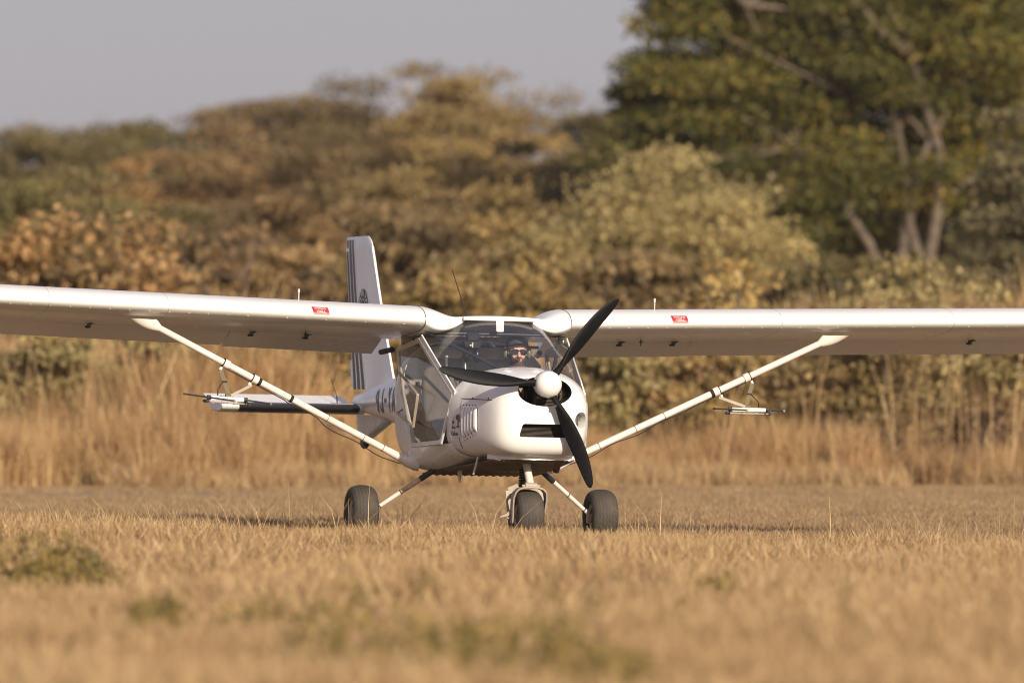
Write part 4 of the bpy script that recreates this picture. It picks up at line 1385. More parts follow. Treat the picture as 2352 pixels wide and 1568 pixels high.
tag(cm, 'black camera bracket clamped to the roof tube above the spare headset', 'bracket')
g = MB(); g.box((0, 0, .035), (.10, .05, .07)); g.loft([[(x, y, .0) for x, y in ((-.08, -.03), (.08, -.03), (.08, .03), (-.08, .03))], [(x, y, -.06) for x, y in ((-.055, -.03), (.055, -.03), (.055, .03), (-.055, .03))]], True, True, True); g.build('bracket_body', M['blackmatt'], cm, bevel=.012)
g = MB(); g.tube([(.075, -.02, -.02), (.12, -.05, -.005), (.16, -.07, -.045)], [.014, .022, .020], 12); g.build('lens_tube', M['black'], cm)
g = MB(); g.tube([(-.01, -.04, -.01), (-.01, -.04, -.05)], .012, 12); g.ball((-.03, -.045, -.035), .012, 10, 8); g.build('clamp_screw', M['alloy'], cm)

# ------------------------------------------------------------------ vegetation
def add_tone(me, vals):
    a = me.attributes.new('tone', 'FLOAT', 'FACE')
    a.data.foreach_set('value', np.asarray(vals, dtype=np.float32))

def quads_mesh(name, V, tones, mat):
    """V: (n,4,3) array of quads -> one mesh"""
    n = len(V)
    me = bpy.data.meshes.new(name)
    me.vertices.add(n * 4)
    me.vertices.foreach_set('co', V.reshape(-1).astype(np.float32))
    me.loops.add(n * 4)
    me.loops.foreach_set('vertex_index', np.arange(n * 4, dtype=np.int32))
    me.polygons.add(n)
    me.polygons.foreach_set('loop_start', np.arange(0, n * 4, 4, dtype=np.int32))
    me.update(calc_edges=True)
    me.materials.append(mat)
    add_tone(me, tones)
    return me

def unit(a): return a / np.maximum(np.linalg.norm(a, axis=-1, keepdims=True), 1e-9)

def leaf_quads(P, size, aspect=0.55, droop=0.0):
    """a lozenge-shaped leaf at every point, random attitude"""
    n = len(P)
    d = unit(rng.normal(size=(n, 3)) + np.array([0, 0, -droop]))
    q = unit(np.cross(d, rng.normal(size=(n, 3))))
    L = (size * rng.uniform(.6, 1.35, n))[:, None]
    W = L * aspect
    nrm = np.cross(d, q)
    V = np.stack([P, P + d * L * .5 + q * W * .5 + nrm * L * .08, P + d * L, P + d * L * .5 - q * W * .5 + nrm * L * .08], axis=1)
    return V

def grow_limbs(mb, base, tip_pts, r0, seg=7, wob=0.12):
    """a limb from base to every tip, wandering and tapering"""
    for tp in tip_pts:
        b, t = Vector(base), Vector(tp)
        L = (t - b).length
        pts, rs = [], []
        n = 6
        off = Vector(rng.normal(size=3)) * wob * L
        for k in range(n + 1):
            s = k / n
            p = b.lerp(t, s) + off * math.sin(math.pi * s) + Vector((0, 0, .10 * L * math.sin(math.pi * s)))
            pts.append(p); rs.append(r0 * (1 - .85 * s) + .006)
        mb.tube(pts, rs, seg)

def crown_points(center, rad, nblob, per, flat=0.55, fill=0.55, layer=0):
    """clumps scattered through an uneven crown; returns (points, per-point clump tone, clump centres)"""
    c = np.array(center); rad = np.array(rad)
    cen = []
    tries = 0
    while len(cen) < nblob and tries < nblob * 60:
        tries += 1
        p = rng.normal(size=3); p /= np.linalg.norm(p)
        r = rng.uniform(fill, 1.0) ** .6
        q = p * r
        lump = .85 + .6 * noise.noise(Vector((q[0] * 1.7 + c[0], q[1] * 1.7 + c[1], q[2] * 1.7 + c[2] * .3)))
        q = q * lump
        if layer: q[2] = (round(q[2] * layer) / layer) * .6 + q[2] * .4 + rng.normal() * .08
        cen.append(c + q * rad)
    P, T = [], []
    for q in cen:
        br = rad.mean() * rng.uniform(.16, .34)
        n = int(per * rng.uniform(.5, 1.5))
        d = rng.normal(size=(n, 3)); d = unit(d) * (rng.uniform(.15, 1, (n, 1)) ** .5)
        P.append(q + d * np.array([br * 1.7, br * 1.5, br * flat * .62]) + np.array([0, 0, 1]) * (br * .10) * rng.normal(size=(n, 1)))
        T.append(np.clip(rng.normal(.5 + rng.normal() * .14, .2, n), 0, 1))
    return np.concatenate(P), np.concatenate(T), cen

LEAF = {
 'dark_green': leaf_mat('leaf_dark_green', [(0.0, (0.075, 0.080, 0.020)), (0.45, (0.155, 0.152, 0.033)), (0.8, (0.292, 0.237, 0.046)), (1.0, (0.496, 0.332, 0.064))]),
 'olive': leaf_mat('leaf_olive', [(0.0, (0.097, 0.086, 0.036)), (0.5, (0.213, 0.176, 0.071)), (1.0, (0.363, 0.274, 0.112))]),
 'green': leaf_mat('leaf_yellow_green', [(0.0, (0.120, 0.111, 0.038)), (0.5, (0.264, 0.235, 0.079)), (1.0, (0.415, 0.335, 0.122))]),
 'brown': leaf_mat('leaf_brown', [(0.0, (0.126, 0.094, 0.046)), (0.5, (0.274, 0.200, 0.095)), (1.0, (0.447, 0.319, 0.148))]),
 'russet': leaf_mat('leaf_russet', [(0.0, (0.154, 0.106, 0.050)), (0.5, (0.342, 0.229, 0.106)), (1.0, (0.538, 0.360, 0.160))]),
 'golden': leaf_mat('leaf_golden', [(0.0, (0.164, 0.125, 0.051)), (0.5, (0.376, 0.277, 0.114)), (1.0, (0.622, 0.439, 0.175))]),
 'orange': leaf_mat('leaf_orange', [(0.0, (0.142, 0.106, 0.045)), (0.4, (0.326, 0.224, 0.092)), (0.75, (0.617, 0.379, 0.163)), (1.0, (0.747, 0.473, 0.212))]),
 'pale': leaf_mat('leaf_pale', [(0.0, (0.193, 0.159, 0.072)), (0.5, (0.425, 0.347, 0.154)), (1.0, (0.719, 0.578, 0.253))]),
 'yellow': leaf_mat('leaf_yellow', [(0.0, (0.229, 0.173, 0.071)), (0.5, (0.551, 0.395, 0.149)), (0.85, (0.783, 0.559, 0.201)), (1.0, (0.771, 0.540, 0.176))]),
 'grey': leaf_mat('leaf_grey_green', [(0.0, (0.082, 0.077, 0.040)), (0.5, (0.175, 0.156, 0.079)), (1.0, (0.311, 0.258, 0.126))]),
 'maroon': leaf_mat('leaf_maroon', [(0.0, (0.080, 0.050, 0.029)), (0.5, (0.165, 0.100, 0.055)), (1.0, (0.293, 0.178, 0.092))]),
 'weed': leaf_mat('leaf_weed', [(0.0, (0.155, 0.128, 0.041)), (0.5, (0.319, 0.246, 0.076)), (1.0, (0.582, 0.398, 0.133))]),
}
FPX = 18060
def px2x(px, d): return (px - 1176) / FPX * d
def py2z(py, d): return 1.1 + (894 - py) / FPX * d

def plant(name, label, cat, px, top, wpx, d, leaf, leafsize, nblob, per, bottom=None, flat=.6, bark='bark', trunk_r=None, depth=None, group=None, fill=.45, layer=0, trunks=1, droop=.2, part='crown'):
    """tree or shrub: px/top/wpx only say where it stands and how big it is at distance d"""
    x = px2x(px, d); gz = ground_z(x, min(d, 230))
    H = py2z(top, d) - gz
    W = wpx / FPX * d
    root = empty(name, (x, d, gz))
    tag(root, label, cat, group)
    zb = H * (bottom if bottom is not None else .25)
    c = (0, 0, (H + zb) / 2)
    rad = (W / 2, (depth or W * .45), (H - zb) / 2)
    P, T, cen = crown_points(c, rad, nblob, per, flat, fill, layer)
    keep = P[:, 2] > .05
    P, T = P[keep], T[keep]
    me = quads_mesh(part, leaf_quads(P, leafsize, .6, droop), T, LEAF[leaf])
    link_mesh(part, me, root)
    mb = MB()
    tr = trunk_r or H * .016
    for k in range(trunks):
        bx, by = rng.normal(size=2) * (.12 * W if trunks > 1 else .02)
        fork = Vector((bx * 1.6, by, max(zb * .9, H * .22)))
        mb.tube([(0, 0, -.1), (bx * .5, by * .5, .02 + fork.z * .12), (bx * 1.2 + rng.normal() * .05, by, fork.z * .5), tuple(fork)], [tr * 1.4, tr * 1.2, tr, tr * .85], 9)
        sub = [cen[i] for i in rng.choice(len(cen), min(len(cen), max(4, int(nblob * .5 / trunks))), replace=False)]
        grow_limbs(mb, fork, sub, tr * .55, 6)
    st = mb.build('trunk' if cat == 'tree' else 'stem', M[bark], root, smooth=60, fix=False)
    if cat == 'weed': st['kind'] = 'stuff'
    return root

def bare_tree(label, px, top, wpx, d, r0=.05, bark='bark_pale', depthlim=5, name='bare_tree', lean=0):
    x = px2x(px, d); gz = ground_z(x, min(d, 230)); H = py2z(top, d) - gz
    root = empty(name, (x, d, gz)); tag(root, label, 'tree')
    trunk, twigs = MB(), MB()
    W = wpx / FPX * d
    def rec(p, dirv, L, r, lv):
        n = 4
        pts = [p]; q = Vector(p); dv = dirv.copy()
        for k in range(n):
            dv = (dv + Vector(rng.normal(size=3)) * .16 + Vector((0, 0, .05))).normalized()
            q = q + dv * L / n; pts.append(q.copy())
        trunk.tube(pts, [max(.004, r * (1 - .45 * k / n)) for k in range(n + 1)], 6 if lv < 3 else 4, lv > 3)
        if lv < depthlim:
            for _ in range(2 if lv < 1 else int(rng.integers(2, 4))):
                a = rng.normal(size=3); a = Vector(a); a.z = abs(a.z) * .4
                nd = (dv + a.normalized() * rng.uniform(.5, 1.0) * (1.0 if lv else .9)).normalized()
                rec(q if rng.random() < .6 else pts[3], nd, L * rng.uniform(.58, .8), r * .56, lv + 1)
    rec(Vector((0, 0, -.05)), Vector((lean, 0, 1)).normalized(), H * .34, r0, 0)
    trunk.build('trunk', M[bark], root, smooth=60, fix=False)
    return root

# ---- far tree line
FT = dict(flat=.6, fill=.25, layer=4)
plant('tree', 'rounded olive green tree at the far left of the skyline', 'tree', 110, 262, 440, 195, 'olive', .13, 80, 330, .25, **FT)
plant('tree', 'olive green tree on the skyline, left of the thin brown tree', 'tree', 360, 252, 440, 200, 'olive', .13, 80, 330, .25, **FT)
plant('tree', 'thin airy brown tree rising at the left third of the skyline', 'tree', 560, 212, 340, 205, 'brown', .12, 60, 200, .3, flat=.6, fill=.4, layer=4)
bare_tree('leafless twiggy tree showing above the skyline, the left one of two', 680, 160, 160, 215, .06, 'bark', 6)
bare_tree('leafless twiggy tree showing above the skyline, next to the tallest golden crown', 862, 172, 140, 220, .06, 'bark', 6)
plant('tree', 'broad brown tree on the skyline below the two leafless trees', 'tree', 760, 190, 500, 192, 'brown', .13, 100, 330, .25, **FT)
plant('tree', 'tall golden brown tree forming the peak of the middle skyline', 'tree', 1060, 170, 430, 185, 'golden', .13, 110, 330, .25, bark='bark_pale', **FT)
plant('tree', 'low olive brown tree in the skyline dip beside the big dark tree', 'tree', 1400, 236, 420, 190, 'olive', .13, 80, 330, .25, **FT)
bare_tree('faint leafless sapling against the sky left of the big dark tree', 1455, 120, 120, 200, .05, 'bark', 6)
# ---- middle distance
plant('tree', 'bright yellow green bushy tree at the left edge, above the orange shrub', 'tree', 140, 372, 408, 150, 'green', .12, 62, 338, .15)
plant('tree', 'orange tinged tree between the olive trees and the green bushy tree', 'tree', 330, 322, 300, 168, 'orange', .12, 45, 273, .15)
plant('tree', 'flat-topped russet tree left of the tail fin, in layered tiers', 'tree', 540, 318, 480, 158, 'russet', .12, 81, 299, .15, layer=4)
plant('tree', 'dull brown tree straight above the tail fin', 'tree', 770, 318, 480, 152, 'brown', .12, 81, 299, .15, layer=4)
plant('tree', 'layered brown tree below the golden skyline peak', 'tree', 1010, 300, 480, 150, 'golden', .12, 81, 286, .15, layer=5)
plant('tree', 'olive tree in the middle distance above the cabin roof', 'tree', 1245, 312, 432, 148, 'olive', .12, 75, 299, .15)
plant('tree', 'wide pale leaved tree left of the forked trunks of the big dark tree', 'tree', 1540, 345, 672, 130, 'pale', .11, 110, 300, .15, flat=.8, bark='bark_pale')
plant('tree', 'grey green tree at the right edge in front of the big dark tree', 'tree', 2350, 262, 288, 122, 'grey', .11, 60, 300, .1)

# ---- the big dark tree: forked trunks, long bare limbs, layered crown
def big_tree():
    d = 142; x = px2x(2010, d); gz = ground_z(x, d)
    root = empty('big_tree', (x, d, gz)); tag(root, 'huge dark green tree with forked pale trunks filling the upper right', 'tree')
    H = 10.6
    P, T, C = [], [], []
    for (cx, cz, rx, rz, nb, per) in ((-.6, 2.9, 3.0, .8, 40, 240), (2.9, 2.7, 1.8, 1.2, 34, 240), (-1.9, 5.0, 2.5, 1.5, 66, 270), (-.2, 6.9, 3.0, 1.9, 80, 270), (2.3, 5.2, 2.6, 2.3, 74, 270), (-1.0, 3.9, 2.7, .85, 46, 260), (1.2, 9.2, 2.9, 1.5, 50, 240), (-3.7, 3.5, 1.5, 1.0, 50, 330), (.9, 3.6, 1.8, .9, 36, 300), (-3.6, 5.0, 1.2, 1.2, 44, 330), (-2.6, 6.8, 1.6, 1.2, 50, 330), (-3.6, 2.2, 1.6, .9, 40, 300), (.2, 5.3, 1.5, 1.0, 46, 330), (1.6, 6.8, 1.6, 1.1, 46, 330)):
        p, t, c = crown_points((cx, rng.uniform(-.4, .4), cz), (rx, 2.1, rz), nb, int(per * 1.25), .95, .25, 0)
        P.append(p); T.append(t); C += list(c)
    P = np.concatenate(P); T = np.concatenate(T)
    link_mesh('crown', quads_mesh('crown', leaf_quads(P, .12, .6, .25), T, LEAF['dark_green']), root)
    mb = MB()
    def limb(pts, r): mb.tube([Vector(p) for p in pts], [r * (1 - .7 * k / (len(pts) - 1)) for k in range(len(pts))], 10)
    f1, f2 = (.15, -1.2, 1.7), (.85, -1.2, 1.9)
    limb([(.28, -1.2, -.2), (.2, -1.2, .8), f1, (-.15, -1.3, 2.5), (-.7, -1.1, 3.4), (-1.6, -.8, 4.4)], .15)
    limb([f1, (.45, -1.2, 2.4), (.55, -1.0, 3.4), (.3, -.6, 5.2), (.1, -.4, 6.8)], .12)
    limb([(1.25, -1.2, -.2), (1.1, -1.2, .9), f2, (.55, -1.2, 2.9), (.75, -1.1, 4.0), (1.6, -.8, 5.6)], .15)
    limb([f2, (1.05, -1.2, 3.0), (1.1, -1.1, 4.2), (.5, -1.2, 6.2), (-.15, -1.3, 7.4), (-.3, -1.2, 8.6)], .12)
    limb([(.5, -1.2, 6.0), (.0, -1.5, 6.35), (-.45, -1.6, 6.9), (-.65, -1.5, 7.9), (-.8, -1.3, 8.9)], .10)
    limb([(-.2, -1.0, 6.4), (-1.3, -.9, 6.9), (-2.4, -.7, 7.1), (-3.2, -.6, 7.3)], .055)
    limb([(-.6, -1.1, 3.4), (-1.8, -1.0, 4.5), (-3.0, -.9, 5.1), (-3.6, -.8, 5.2)], .045)
    limb([(-.6, -1.2, 5.2), (-1.6, -1.2, 5.7), (-2.8, -1.2, 6.3)], .045)
    limb([(1.9, -1.2, .0), (1.85, -1.3, 1.4), (2.2, -1.3, 2.5)], .05)
    for c in [C[i] for i in rng.choice(len(C), 70, replace=False)]:
        b = min(((.3, -.6, 5.0), (-1.4, -.8, 4.3), (1.6, -.8, 5.4), (.1, -.4, 6.8), (-2.4, -1.5, 6.8)), key=lambda q: math.dist(q, c))
        grow_limbs(mb, b, [c], .05, 6)
    mb.build('trunk', M['bark'], root, smooth=60, fix=False)
big_tree()
plant('tree', 'dark green tree closing the upper right corner behind the big tree', 'tree', 2330, 60, 420, 160, 'dark_green', .13, 100, 330, .2)

plant('thicket', 'brown thicket in the gap under the left limbs of the big dark tree', 'shrub', 1830, 400, 420, 150, 'brown', .12, 79, 260, .02, part='foliage', trunks=3)
plant('thicket', 'olive thicket behind the forked trunks of the big dark tree', 'shrub', 2120, 380, 420, 156, 'olive', .12, 79, 260, .02, part='foliage', trunks=3)
plant('thicket', 'dull green thicket at the right edge under the big dark tree', 'shrub', 2330, 430, 260, 136, 'grey', .12, 52, 260, .02, part='foliage', trunks=3)
plant('thicket', 'brown thicket below the flat-topped russet tree', 'shrub', 470, 430, 360, 138, 'brown', .12, 72, 260, .02, part='foliage', trunks=3)
plant('thicket', 'russet thicket just left of the tail fin top', 'shrub', 690, 430, 340, 136, 'russet', .12, 72, 260, .02, part='foliage', trunks=3)
plant('thicket', 'olive brown thicket just right of the tail fin top', 'shrub', 950, 410, 360, 140, 'brown', .12, 72, 260, .02, part='foliage', trunks=3)
plant('thicket', 'golden brown thicket between the whip aerial and the skyline', 'shrub', 1150, 420, 360, 136, 'golden', .12, 72, 260, .02, part='foliage', trunks=3)
plant('thicket', 'pale brown thicket above the tip of the upper propeller blade', 'shrub', 1380, 420, 340, 134, 'olive', .12, 67, 260, .02, part='foliage', trunks=3)
plant('thicket', 'green brown thicket between the bright bushy tree and the orange shrub', 'shrub', 250, 430, 420, 132, 'olive', .12, 74, 260, .02, part='foliage', trunks=3)
# ---- nearer shrubs, just behind the tall grass
plant('shrub', 'dense orange leaved shrub above the starboard wing at the left edge', 'shrub', 150, 500, 600, 108, 'orange', .15, 95, 190, .05, flat=1.0, part='foliage', trunks=4)
bare_tree('pale forked leafless tree between the orange shrub and the tail fin', 520, 395, 300, 114, .085, 'bark_pale', 5)
plant('shrub', 'brown shrub behind the pale forked tree', 'shrub', 600, 520, 360, 120, 'russet', .15, 60, 190, .05, part='foliage', trunks=3)
plant('shrub', 'dark brown thicket right of the tail fin', 'shrub', 905, 455, 380, 126, 'brown', .16, 70, 190, .05, part='foliage', trunks=3)
plant('shrub', 'golden shrub behind the cabin roof, left of the whip aerial tip', 'shrub', 1010, 560, 230, 112, 'golden', .14, 40, 190, .05, part='foliage', trunks=3)
plant('shrub', 'golden brown shrub behind the cabin roof, right of the whip aerial', 'shrub', 1245, 575, 270, 113, 'golden', .14, 46, 190, .05, part='foliage', trunks=3)
plant('shrub', 'greyish brown shrub behind the upper propeller blade', 'shrub', 1440, 500, 320, 120, 'brown', .15, 54, 190, .05, part='foliage', trunks=3)
plant('shrub', 'yellow leaved sapling standing right of the upper propeller blade', 'shrub', 1660, 540, 300, 104, 'yellow', .15, 30, 34, .1, part='foliage', trunks=3, fill=.3)
plant('shrub', 'shaded olive bush under the forked trunks of the big tree', 'shrub', 1930, 520, 420, 118, 'olive', .15, 66, 190, .05, part='foliage', trunks=3)
plant('shrub', 'pale green bush above the outer port wing', 'shrub', 2070, 575, 460, 102, 'pale', .12, 72, 200, .05, flat=.9, part='foliage', trunks=4)
plant('shrub', 'pale green bush touching the right edge above the port wing', 'shrub', 2345, 545, 260, 104, 'olive', .12, 44, 200, .05, part='foliage', trunks=3)
# ---- low shrubs standing in the tall grass
plant('shrub', 'low yellow green shrub in the tall grass at the left edge under the wing', 'shrub', 80, 735, 300, 96.6, 'pale', .12, 40, 150, .05, part='foliage', trunks=3)
plant('shrub', 'low pale yellow shrub in the tall grass below the starboard strut fairing', 'shrub', 340, 740, 280, 96.8, 'pale', .12, 36, 110, .05, part='foliage', trunks=3)
plant('shrub', 'low olive shrub in the tall grass above the starboard tracking antenna', 'shrub', 590, 725, 280, 97, 'pale', .12, 42, 140, .05, part='foliage', trunks=3)
plant('shrub', 'low golden shrub in the tall grass next to the tail fin', 'shrub', 770, 700, 220, 97.5, 'golden', .12, 36, 140, .05, part='foliage', trunks=3)
plant('shrub', 'yellowish shrub under the port wing root beside the cowling', 'shrub', 1420, 690, 220, 97.2, 'pale', .12, 38, 150, .05, part='foliage', trunks=3)
plant('shrub', 'yellow orange shrub under the port wing left of the strut top', 'shrub', 1640, 690, 300, 97, 'golden', .13, 46, 140, .05, part='foliage', trunks=3)
plant('shrub', 'golden shrub under the port wing right of the strut top', 'shrub', 1960, 700, 340, 97, 'golden', .12, 40, 110, .05, part='foliage', trunks=3)
plant('shrub', 'pale yellow shrub under the port wing at the right edge', 'shrub', 2300, 690, 280, 97.2, 'pale', .12, 36, 120, .05, part='foliage', trunks=3)
plant('weed', 'dark red leaved weed in the tall grass at the right edge', 'weed', 2255, 900, 250, 95.5, 'maroon', .10, 26, 34, .1, part='foliage', trunks=4, trunk_r=.012, fill=.2)
plant('weed', 'dark red leaved weed in the tall grass below the port tracking antenna', 'weed', 2020, 960, 170, 95.2, 'maroon', .09, 14, 26, .1, part='foliage', trunks=3, trunk_r=.01, fill=.2)
plant('weed', 'reddish brown weed in the tall grass below the starboard tailplane', 'weed', 660, 950, 300, 95.2, 'maroon', .09, 24, 24, .1, part='foliage', trunks=4, trunk_r=.012, fill=.2)
plant('weed', 'reddish brown weed in the tall grass near the left edge', 'weed', 90, 975, 220, 95.2, 'maroon', .09, 20, 24, .1, part='foliage', trunks=3, trunk_r=.012, fill=.2)

# ---- small green weeds in the blurred foreground
def weed(label, px, wpx, hpx, d):
    x = px2x(px, d); root = empty('weed', (x, d, ground_z(x, d))); tag(root, label, 'weed')
    W, H = wpx / FPX * d, hpx / FPX * d
    P, T = [], []
    mb = MB()
    for _ in range(int(24 + 80 * W)):
        bx, by = rng.uniform(-.6, .6) * W, rng.normal() * W * .6
        h = H * rng.uniform(.15, 1.15) ** 1.3 * math.exp(-(bx / (W * .7)) ** 2) * (1 + .5 * noise.noise(Vector((bx * 6, by * 3, px * .1))))
        h = max(h, .03)
        lx, ly = rng.normal() * .22 * h, rng.normal() * .22 * h
        mb.tube([(bx, by, -.02), (bx + lx * .4, by + ly * .4, h * .5), (bx + lx, by + ly, h)], [.003, .0024, .0012], 4, False)
        n = int(14 + 60 * h)
        t = rng.random(n) ** .8
        P.append(np.stack([bx + lx * t, by + ly * t, h * t], 1) + rng.normal(size=(n, 3)) * np.array([.022, .022, .012]))
        T.append(np.clip(rng.normal(.5 + rng.normal() * .2, .2, n), 0, 1))
    P = np.concatenate(P); T = np.concatenate(T)
    P[:, 2] = np.maximum(P[:, 2], .01)
    link_mesh('foliage', quads_mesh('foliage', leaf_quads(P, .048, .5, .1), T, LEAF['weed']), root)
    mb.build('stem', M['weed_stem'], root, smooth=0, fix=False)['kind'] = 'stuff'
M['weed_stem'] = plain('weed_stem', (0.20, 0.17, 0.08), 0.8)
for lab, px, wpx, hpx, d in (
    ('tall green weed at the left edge of the foreground', 45, 230, 135, 43.5),
    ('green weed in the foreground, second from the left edge', 165, 190, 130, 44.5),
    ('small dark green tuft in the foreground below the starboard antenna', 360, 90, 60, 39),
    ('green weed patch in the foreground left of the nose wheel line', 610, 170, 70, 37),
    ('little green tuft in the foreground just before the mown strip, left of centre', 580, 60, 50, 50),
    ('broad green bush blurred at the bottom, left of the middle', 880, 460, 190, 31.0),
    ('broad green bush blurred at the bottom, right of the middle', 1230, 420, 230, 30.2),
    ('little green tuft in the foreground before the cowling', 1035, 60, 50, 46),
    ('low green weed in the foreground right of the port main wheel', 1645, 110, 70, 41),
    ('tiny green tuft in the foreground at the right', 1935, 70, 50, 40),
    ('wide grey green weed patch in the foreground below the starboard main wheel', 760, 330, 80, 36.0),
    ('grey green weed in the lower left between the left weeds and the middle', 330, 170, 90, 36.5),
    ('faint grey green weed in the foreground right of the middle bushes', 1560, 170, 70, 36.0)):
    weed(lab, px, wpx, hpx, d)

# ------------------------------------------------------------------ grass
GRASS = leaf_mat('dry_grass', [(0.0, (0.275, 0.172, 0.088)), (0.35, (0.451, 0.301, 0.150)), (0.7, (0.595, 0.411, 0.212)), (1.0, (0.713, 0.541, 0.303))], transl=.3, spread=.5)
MOWN = leaf_mat('mown_grass', [(0.0, (0.213, 0.136, 0.078)), (0.4, (0.340, 0.231, 0.128)), (0.75, (0.458, 0.319, 0.175)), (1.0, (0.554, 0.407, 0.232))], transl=.25, spread=.45)
THATCH = leaf_mat('tall_thatch', [(0.0, (0.234, 0.141, 0.071)), (0.35, (0.466, 0.291, 0.143)), (0.75, (0.682, 0.447, 0.220)), (1.0, (0.776, 0.640, 0.330))], transl=.3, spread=.5)
src = bpy.data.collections.new('grass_sources')

def blades(n, radius, hmin, hmax, wmin, wmax, lean, bend=.5, spread=True):
    """n curved grass blades in a round tuft -> quads (n*2, 4, 3)"""
    r = radius * np.sqrt(rng.random(n)); a = rng.random(n) * 2 * np.pi
    B = np.stack([r * np.cos(a), r * np.sin(a), np.full(n, -.01)], 1)
    h = rng.uniform(hmin, hmax, n) ** 1.0
    da = rng.random(n) * 2 * np.pi
    ln = np.abs(rng.normal(0, lean, n))
    D = np.stack([np.cos(da) * ln, np.sin(da) * ln, np.ones(n)], 1); D = unit(D)
    mid = B + D * (h * .55)[:, None]
    D2 = unit(D + np.stack([np.cos(da), np.sin(da), -np.ones(n) * .3], 1) * (bend * rng.random(n))[:, None])
    tip = mid + D2 * (h * .45)[:, None]
    sa = rng.random(n) * 2 * np.pi
    S = np.stack([np.cos(sa), np.sin(sa), np.zeros(n)], 1)
    w_ = rng.uniform(wmin, wmax, n)[:, None]
    q1 = np.stack([B - S * w_, B + S * w_, mid + S * w_ * .8, mid - S * w_ * .8], 1)
    q2 = np.stack([mid - S * w_ * .8, mid + S * w_ * .8, tip + S * w_ * .12, tip - S * w_ * .12], 1)
    t = np.clip(rng.normal(.5, .22, n), 0, 1)
    return np.concatenate([q1, q2]), np.concatenate([t, t])

def tuft_col(name, mat, k, *args):
    c = bpy.data.collections.new(name)
    for i in range(k):
        V, t = blades(*args)
        me = quads_mesh(name, V, t, mat)
        o = bpy.data.objects.new(name, me)
        c.objects.link(o)
    return c

def scatter(name, label, cat, pts, rots, scales, collection, mat):
    """one object of kind stuff: tufts instanced on points by geometry nodes"""
    me = bpy.data.meshes.new(name)
    me.from_pydata([tuple(p) for p in pts], [], [])
    for nm, arr in (('rz', rots), ('sc', scales)):
        a = me.attributes.new(nm, 'FLOAT', 'POINT'); a.data.foreach_set('value', np.asarray(arr, dtype=np.float32))
    me.materials.append(mat)
    o = link_mesh(name, me)
    tag(o, label, cat, kind='stuff')
    ng = bpy.data.node_groups.new(name, 'GeometryNodeTree')
    ng.interface.new_socket('Geometry', in_out='INPUT', socket_type='NodeSocketGeometry')
    ng.interface.new_socket('Geometry', in_out='OUTPUT', socket_type='NodeSocketGeometry')
    N = ng.nodes; L = ng.links
    gi, go = N.new('NodeGroupInput'), N.new('NodeGroupOutput')
    ci = N.new('GeometryNodeCollectionInfo'); ci.inputs['Collection'].default_value = collection
    ci.inputs['Separate Children'].default_value = True; ci.inputs['Reset Children'].default_value = True
    ip = N.new('GeometryNodeInstanceOnPoints'); ip.inputs['Pick Instance'].default_value = True
    ar = N.new('GeometryNodeInputNamedAttribute'); ar.data_type = 'FLOAT'; ar.inputs['Name'].default_value = 'rz'
    asc = N.new('GeometryNodeInputNamedAttribute'); asc.data_type = 'FLOAT'; asc.inputs['Name'].default_value = 'sc'
    cx = N.new('ShaderNodeCombineXYZ')
    L.new(gi.outputs[0], ip.inputs['Points']); L.new(ci.outputs[0], ip.inputs['Instance'])
    L.new(ar.outputs[0], cx.inputs['Z']); L.new(cx.outputs[0], ip.inputs['Rotation']); L.new(asc.outputs[0], ip.inputs['Scale'])
    L.new(ip.outputs[0], go.inputs[0])
    m = o.modifiers.new('scatter', 'NODES'); m.node_group = ng
    return o

def field(n, y0, y1, margin, power=1.0, dens=None):
    """random ground points in the wedge the camera looks along, wider than the frame"""
    out = []
    while len(out) < n:
        y = y0 + (y1 - y0) * rng.random() ** power
        hw = 0.0655 * y + margin
        x = rng.uniform(-hw, hw)
        if dens and rng.random() > dens(x, y): continue
        out.append((x, y, ground_z(x, y)))
    return np.array(out)

patch = lambda x, y, s=.5, o=0: noise.noise(Vector((x * s + o, y * s * .55, 1.7 + o)))
edge = lambda x: 93.6 + 2.4 * noise.noise(Vector((x * .33, 7.7, .3))) + 1.2 * noise.noise(Vector((x * 1.1, 2.2, .9)))
# mown strip
c1 = tuft_col('mown_tuft', MOWN, 5, 170, .26, .025, .085, .0022, .0045, .8, .7)
p = field(8500, 58.5, 97, 3.0, 1.0, lambda x, y: .50 + .6 * patch(x, y, .55) + .6 * noise.noise(Vector((x * .12, y * .9, 5.5))))
scatter('mown_grass', 'short dry mown grass of the airstrip around the aircraft', 'grass', p, rng.random(len(p)) * 6.28, rng.uniform(.6, 1.25, len(p)), c1, MOWN)
# foreground grass, longer
c2 = tuft_col('dry_tuft', GRASS, 5, 130, .22, .06, .17, .0028, .006, .5, .6)
p = field(7500, 26, 59.3, 2.0, .75, lambda x, y: .62 + .9 * patch(x, y, .5, 4))
sc_ = np.array([rng.uniform(.6, 1.15) * (1.25 - .10 * (q[1] - 26) / 34) * (1 + .75 * patch(q[0], q[1], .7, 9)) for q in p])
scatter('foreground_grass', 'longer dry straw grass spreading across the foreground', 'grass', p, rng.random(len(p)) * 6.28, sc_, c2, GRASS)
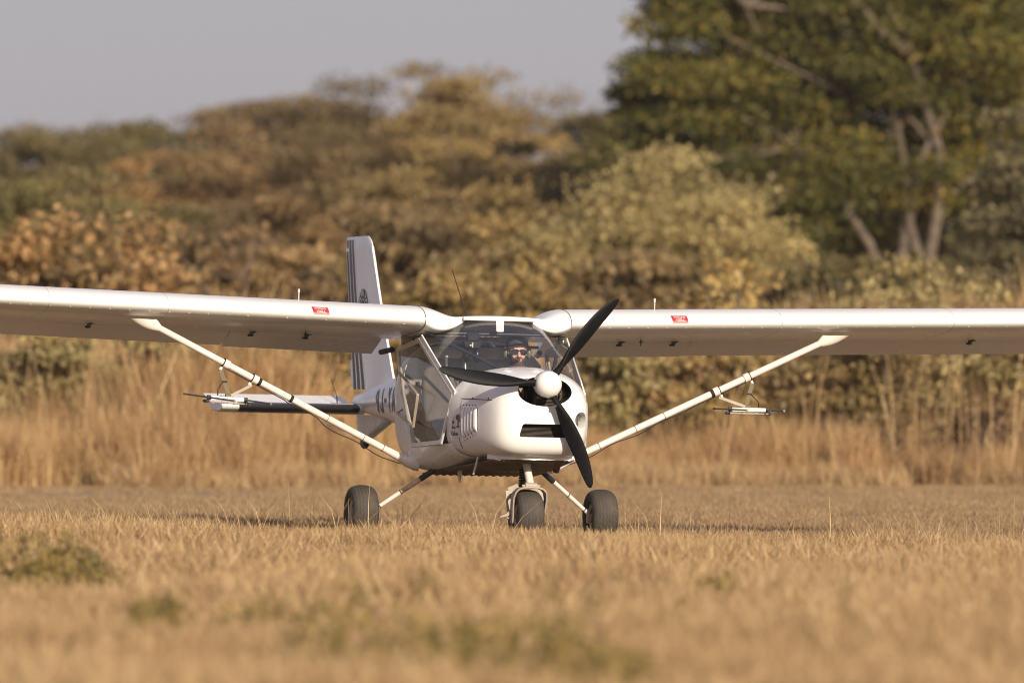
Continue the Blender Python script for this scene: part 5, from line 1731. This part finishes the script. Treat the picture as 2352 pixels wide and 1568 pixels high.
# single long stalks in the plane of focus
c3 = tuft_col('stalk', GRASS, 8, 5, .10, .12, .42, .0016, .0030, .75, .8)
p = field(300, 57.0, 64.5, .5, 1.0, lambda x, y: .35 + .9 * patch(x, y, .6, 7))
ex = []
for cx_, n_ in ((3.55, 14), (1.15, 9), (-.05, 8), (-1.1, 6), (.4, 6), (2.2, 5)):
    for _ in range(n_):
        x, y = cx_ + rng.normal() * .28, rng.uniform(58.2, 60.2); ex.append((x, y, ground_z(x, y)))
p = np.concatenate([p, np.array(ex)])
scatter('grass_stalks', 'thin long straw stalks leaning in the grass around the wheels', 'grass', p, rng.random(len(p)) * 6.28, rng.uniform(.5, 1.2, len(p)), c3, GRASS)
# tall thatching grass at the edge of the bush
c4 = tuft_col('thatch_tuft', THATCH, 6, 90, .34, .8, 1.75, .006, .014, .20, .45)
p = field(3900, 91.5, 104, 3.5, 1.3, lambda x, y: 0 if y < edge(x) else .6 + .9 * patch(x, y, .45, 2))
sc_ = np.array([rng.uniform(.5, 1.12) * (1.0 + .06 * min(1, max(0, q[0] - .5))) * (.5 + .5 * min(1, max(0, q[1] - edge(q[0])) / 5)) * (1.0 + .8 * patch(q[0], q[1], .5, 5)) for q in p])
scatter('tall_grass', 'tall dry thatching grass standing in a band behind the airstrip', 'grass', p, rng.random(len(p)) * 6.28, sc_, c4, THATCH)
# knee-high fringe in front of the tall grass
c5 = tuft_col('fringe_tuft', GRASS, 5, 110, .26, .12, .42, .003, .007, .35, .6)
p = field(1900, 88.0, 99, 3.5, 1.0, lambda x, y: 0 if y < edge(x) - 2.2 else .30 + 1.5 * patch(x, y, .8, 3))
scatter('grass_fringe', 'knee-high dry grass fringe between the mown strip and the tall grass', 'grass', p, rng.random(len(p)) * 6.28, rng.uniform(.5, 1.1, len(p)), c5, GRASS)
c7 = tuft_col('tall_stem', GRASS, 6, 7, .25, 1.3, 2.3, .004, .008, .16, .35)
p = field(260, 93.5, 104, 3.5, 1.0)
scatter('tall_stems', 'scattered pale tall grass stems standing above the thatching grass', 'grass', p, rng.random(len(p)) * 6.28, rng.uniform(.6, 1.1, len(p)), c7, GRASS)
# undergrowth filling the bush floor between the shrubs
c6 = tuft_col('undergrowth_tuft', THATCH, 4, 70, .55, .5, 1.5, .010, .022, .35, .5)
p = field(2600, 112, 175, 4, 1.0)
scatter('undergrowth', 'dry brown undergrowth on the floor of the bush between the shrubs', 'undergrowth', p, rng.random(len(p)) * 6.28, rng.uniform(.6, 1.5, len(p)), c6, THATCH)

# ------------------------------------------------------------------ dusty air
def build_haze(density):
    mb = MB(); mb.box((0, 1150, 10.5), (3020, 2720, 25))
    m = bpy.data.materials.new('dusty_air'); m.use_nodes = True
    t = m.node_tree; t.nodes.clear()
    o = t.nodes.new('ShaderNodeOutputMaterial'); v = t.nodes.new('ShaderNodeVolumePrincipled')
    v.inputs['Color'].default_value = (0.93, 0.90, 0.88, 1)
    v.inputs['Density'].default_value = density
    v.inputs['Anisotropy'].default_value = 0.0
    t.links.new(v.outputs[0], o.inputs['Volume'])
    h = mb.build('haze', m, None, smooth=0)
    tag(h, 'thin dusty haze hanging over the bush behind the airstrip', 'haze', kind='stuff')
build_haze(0.00016)
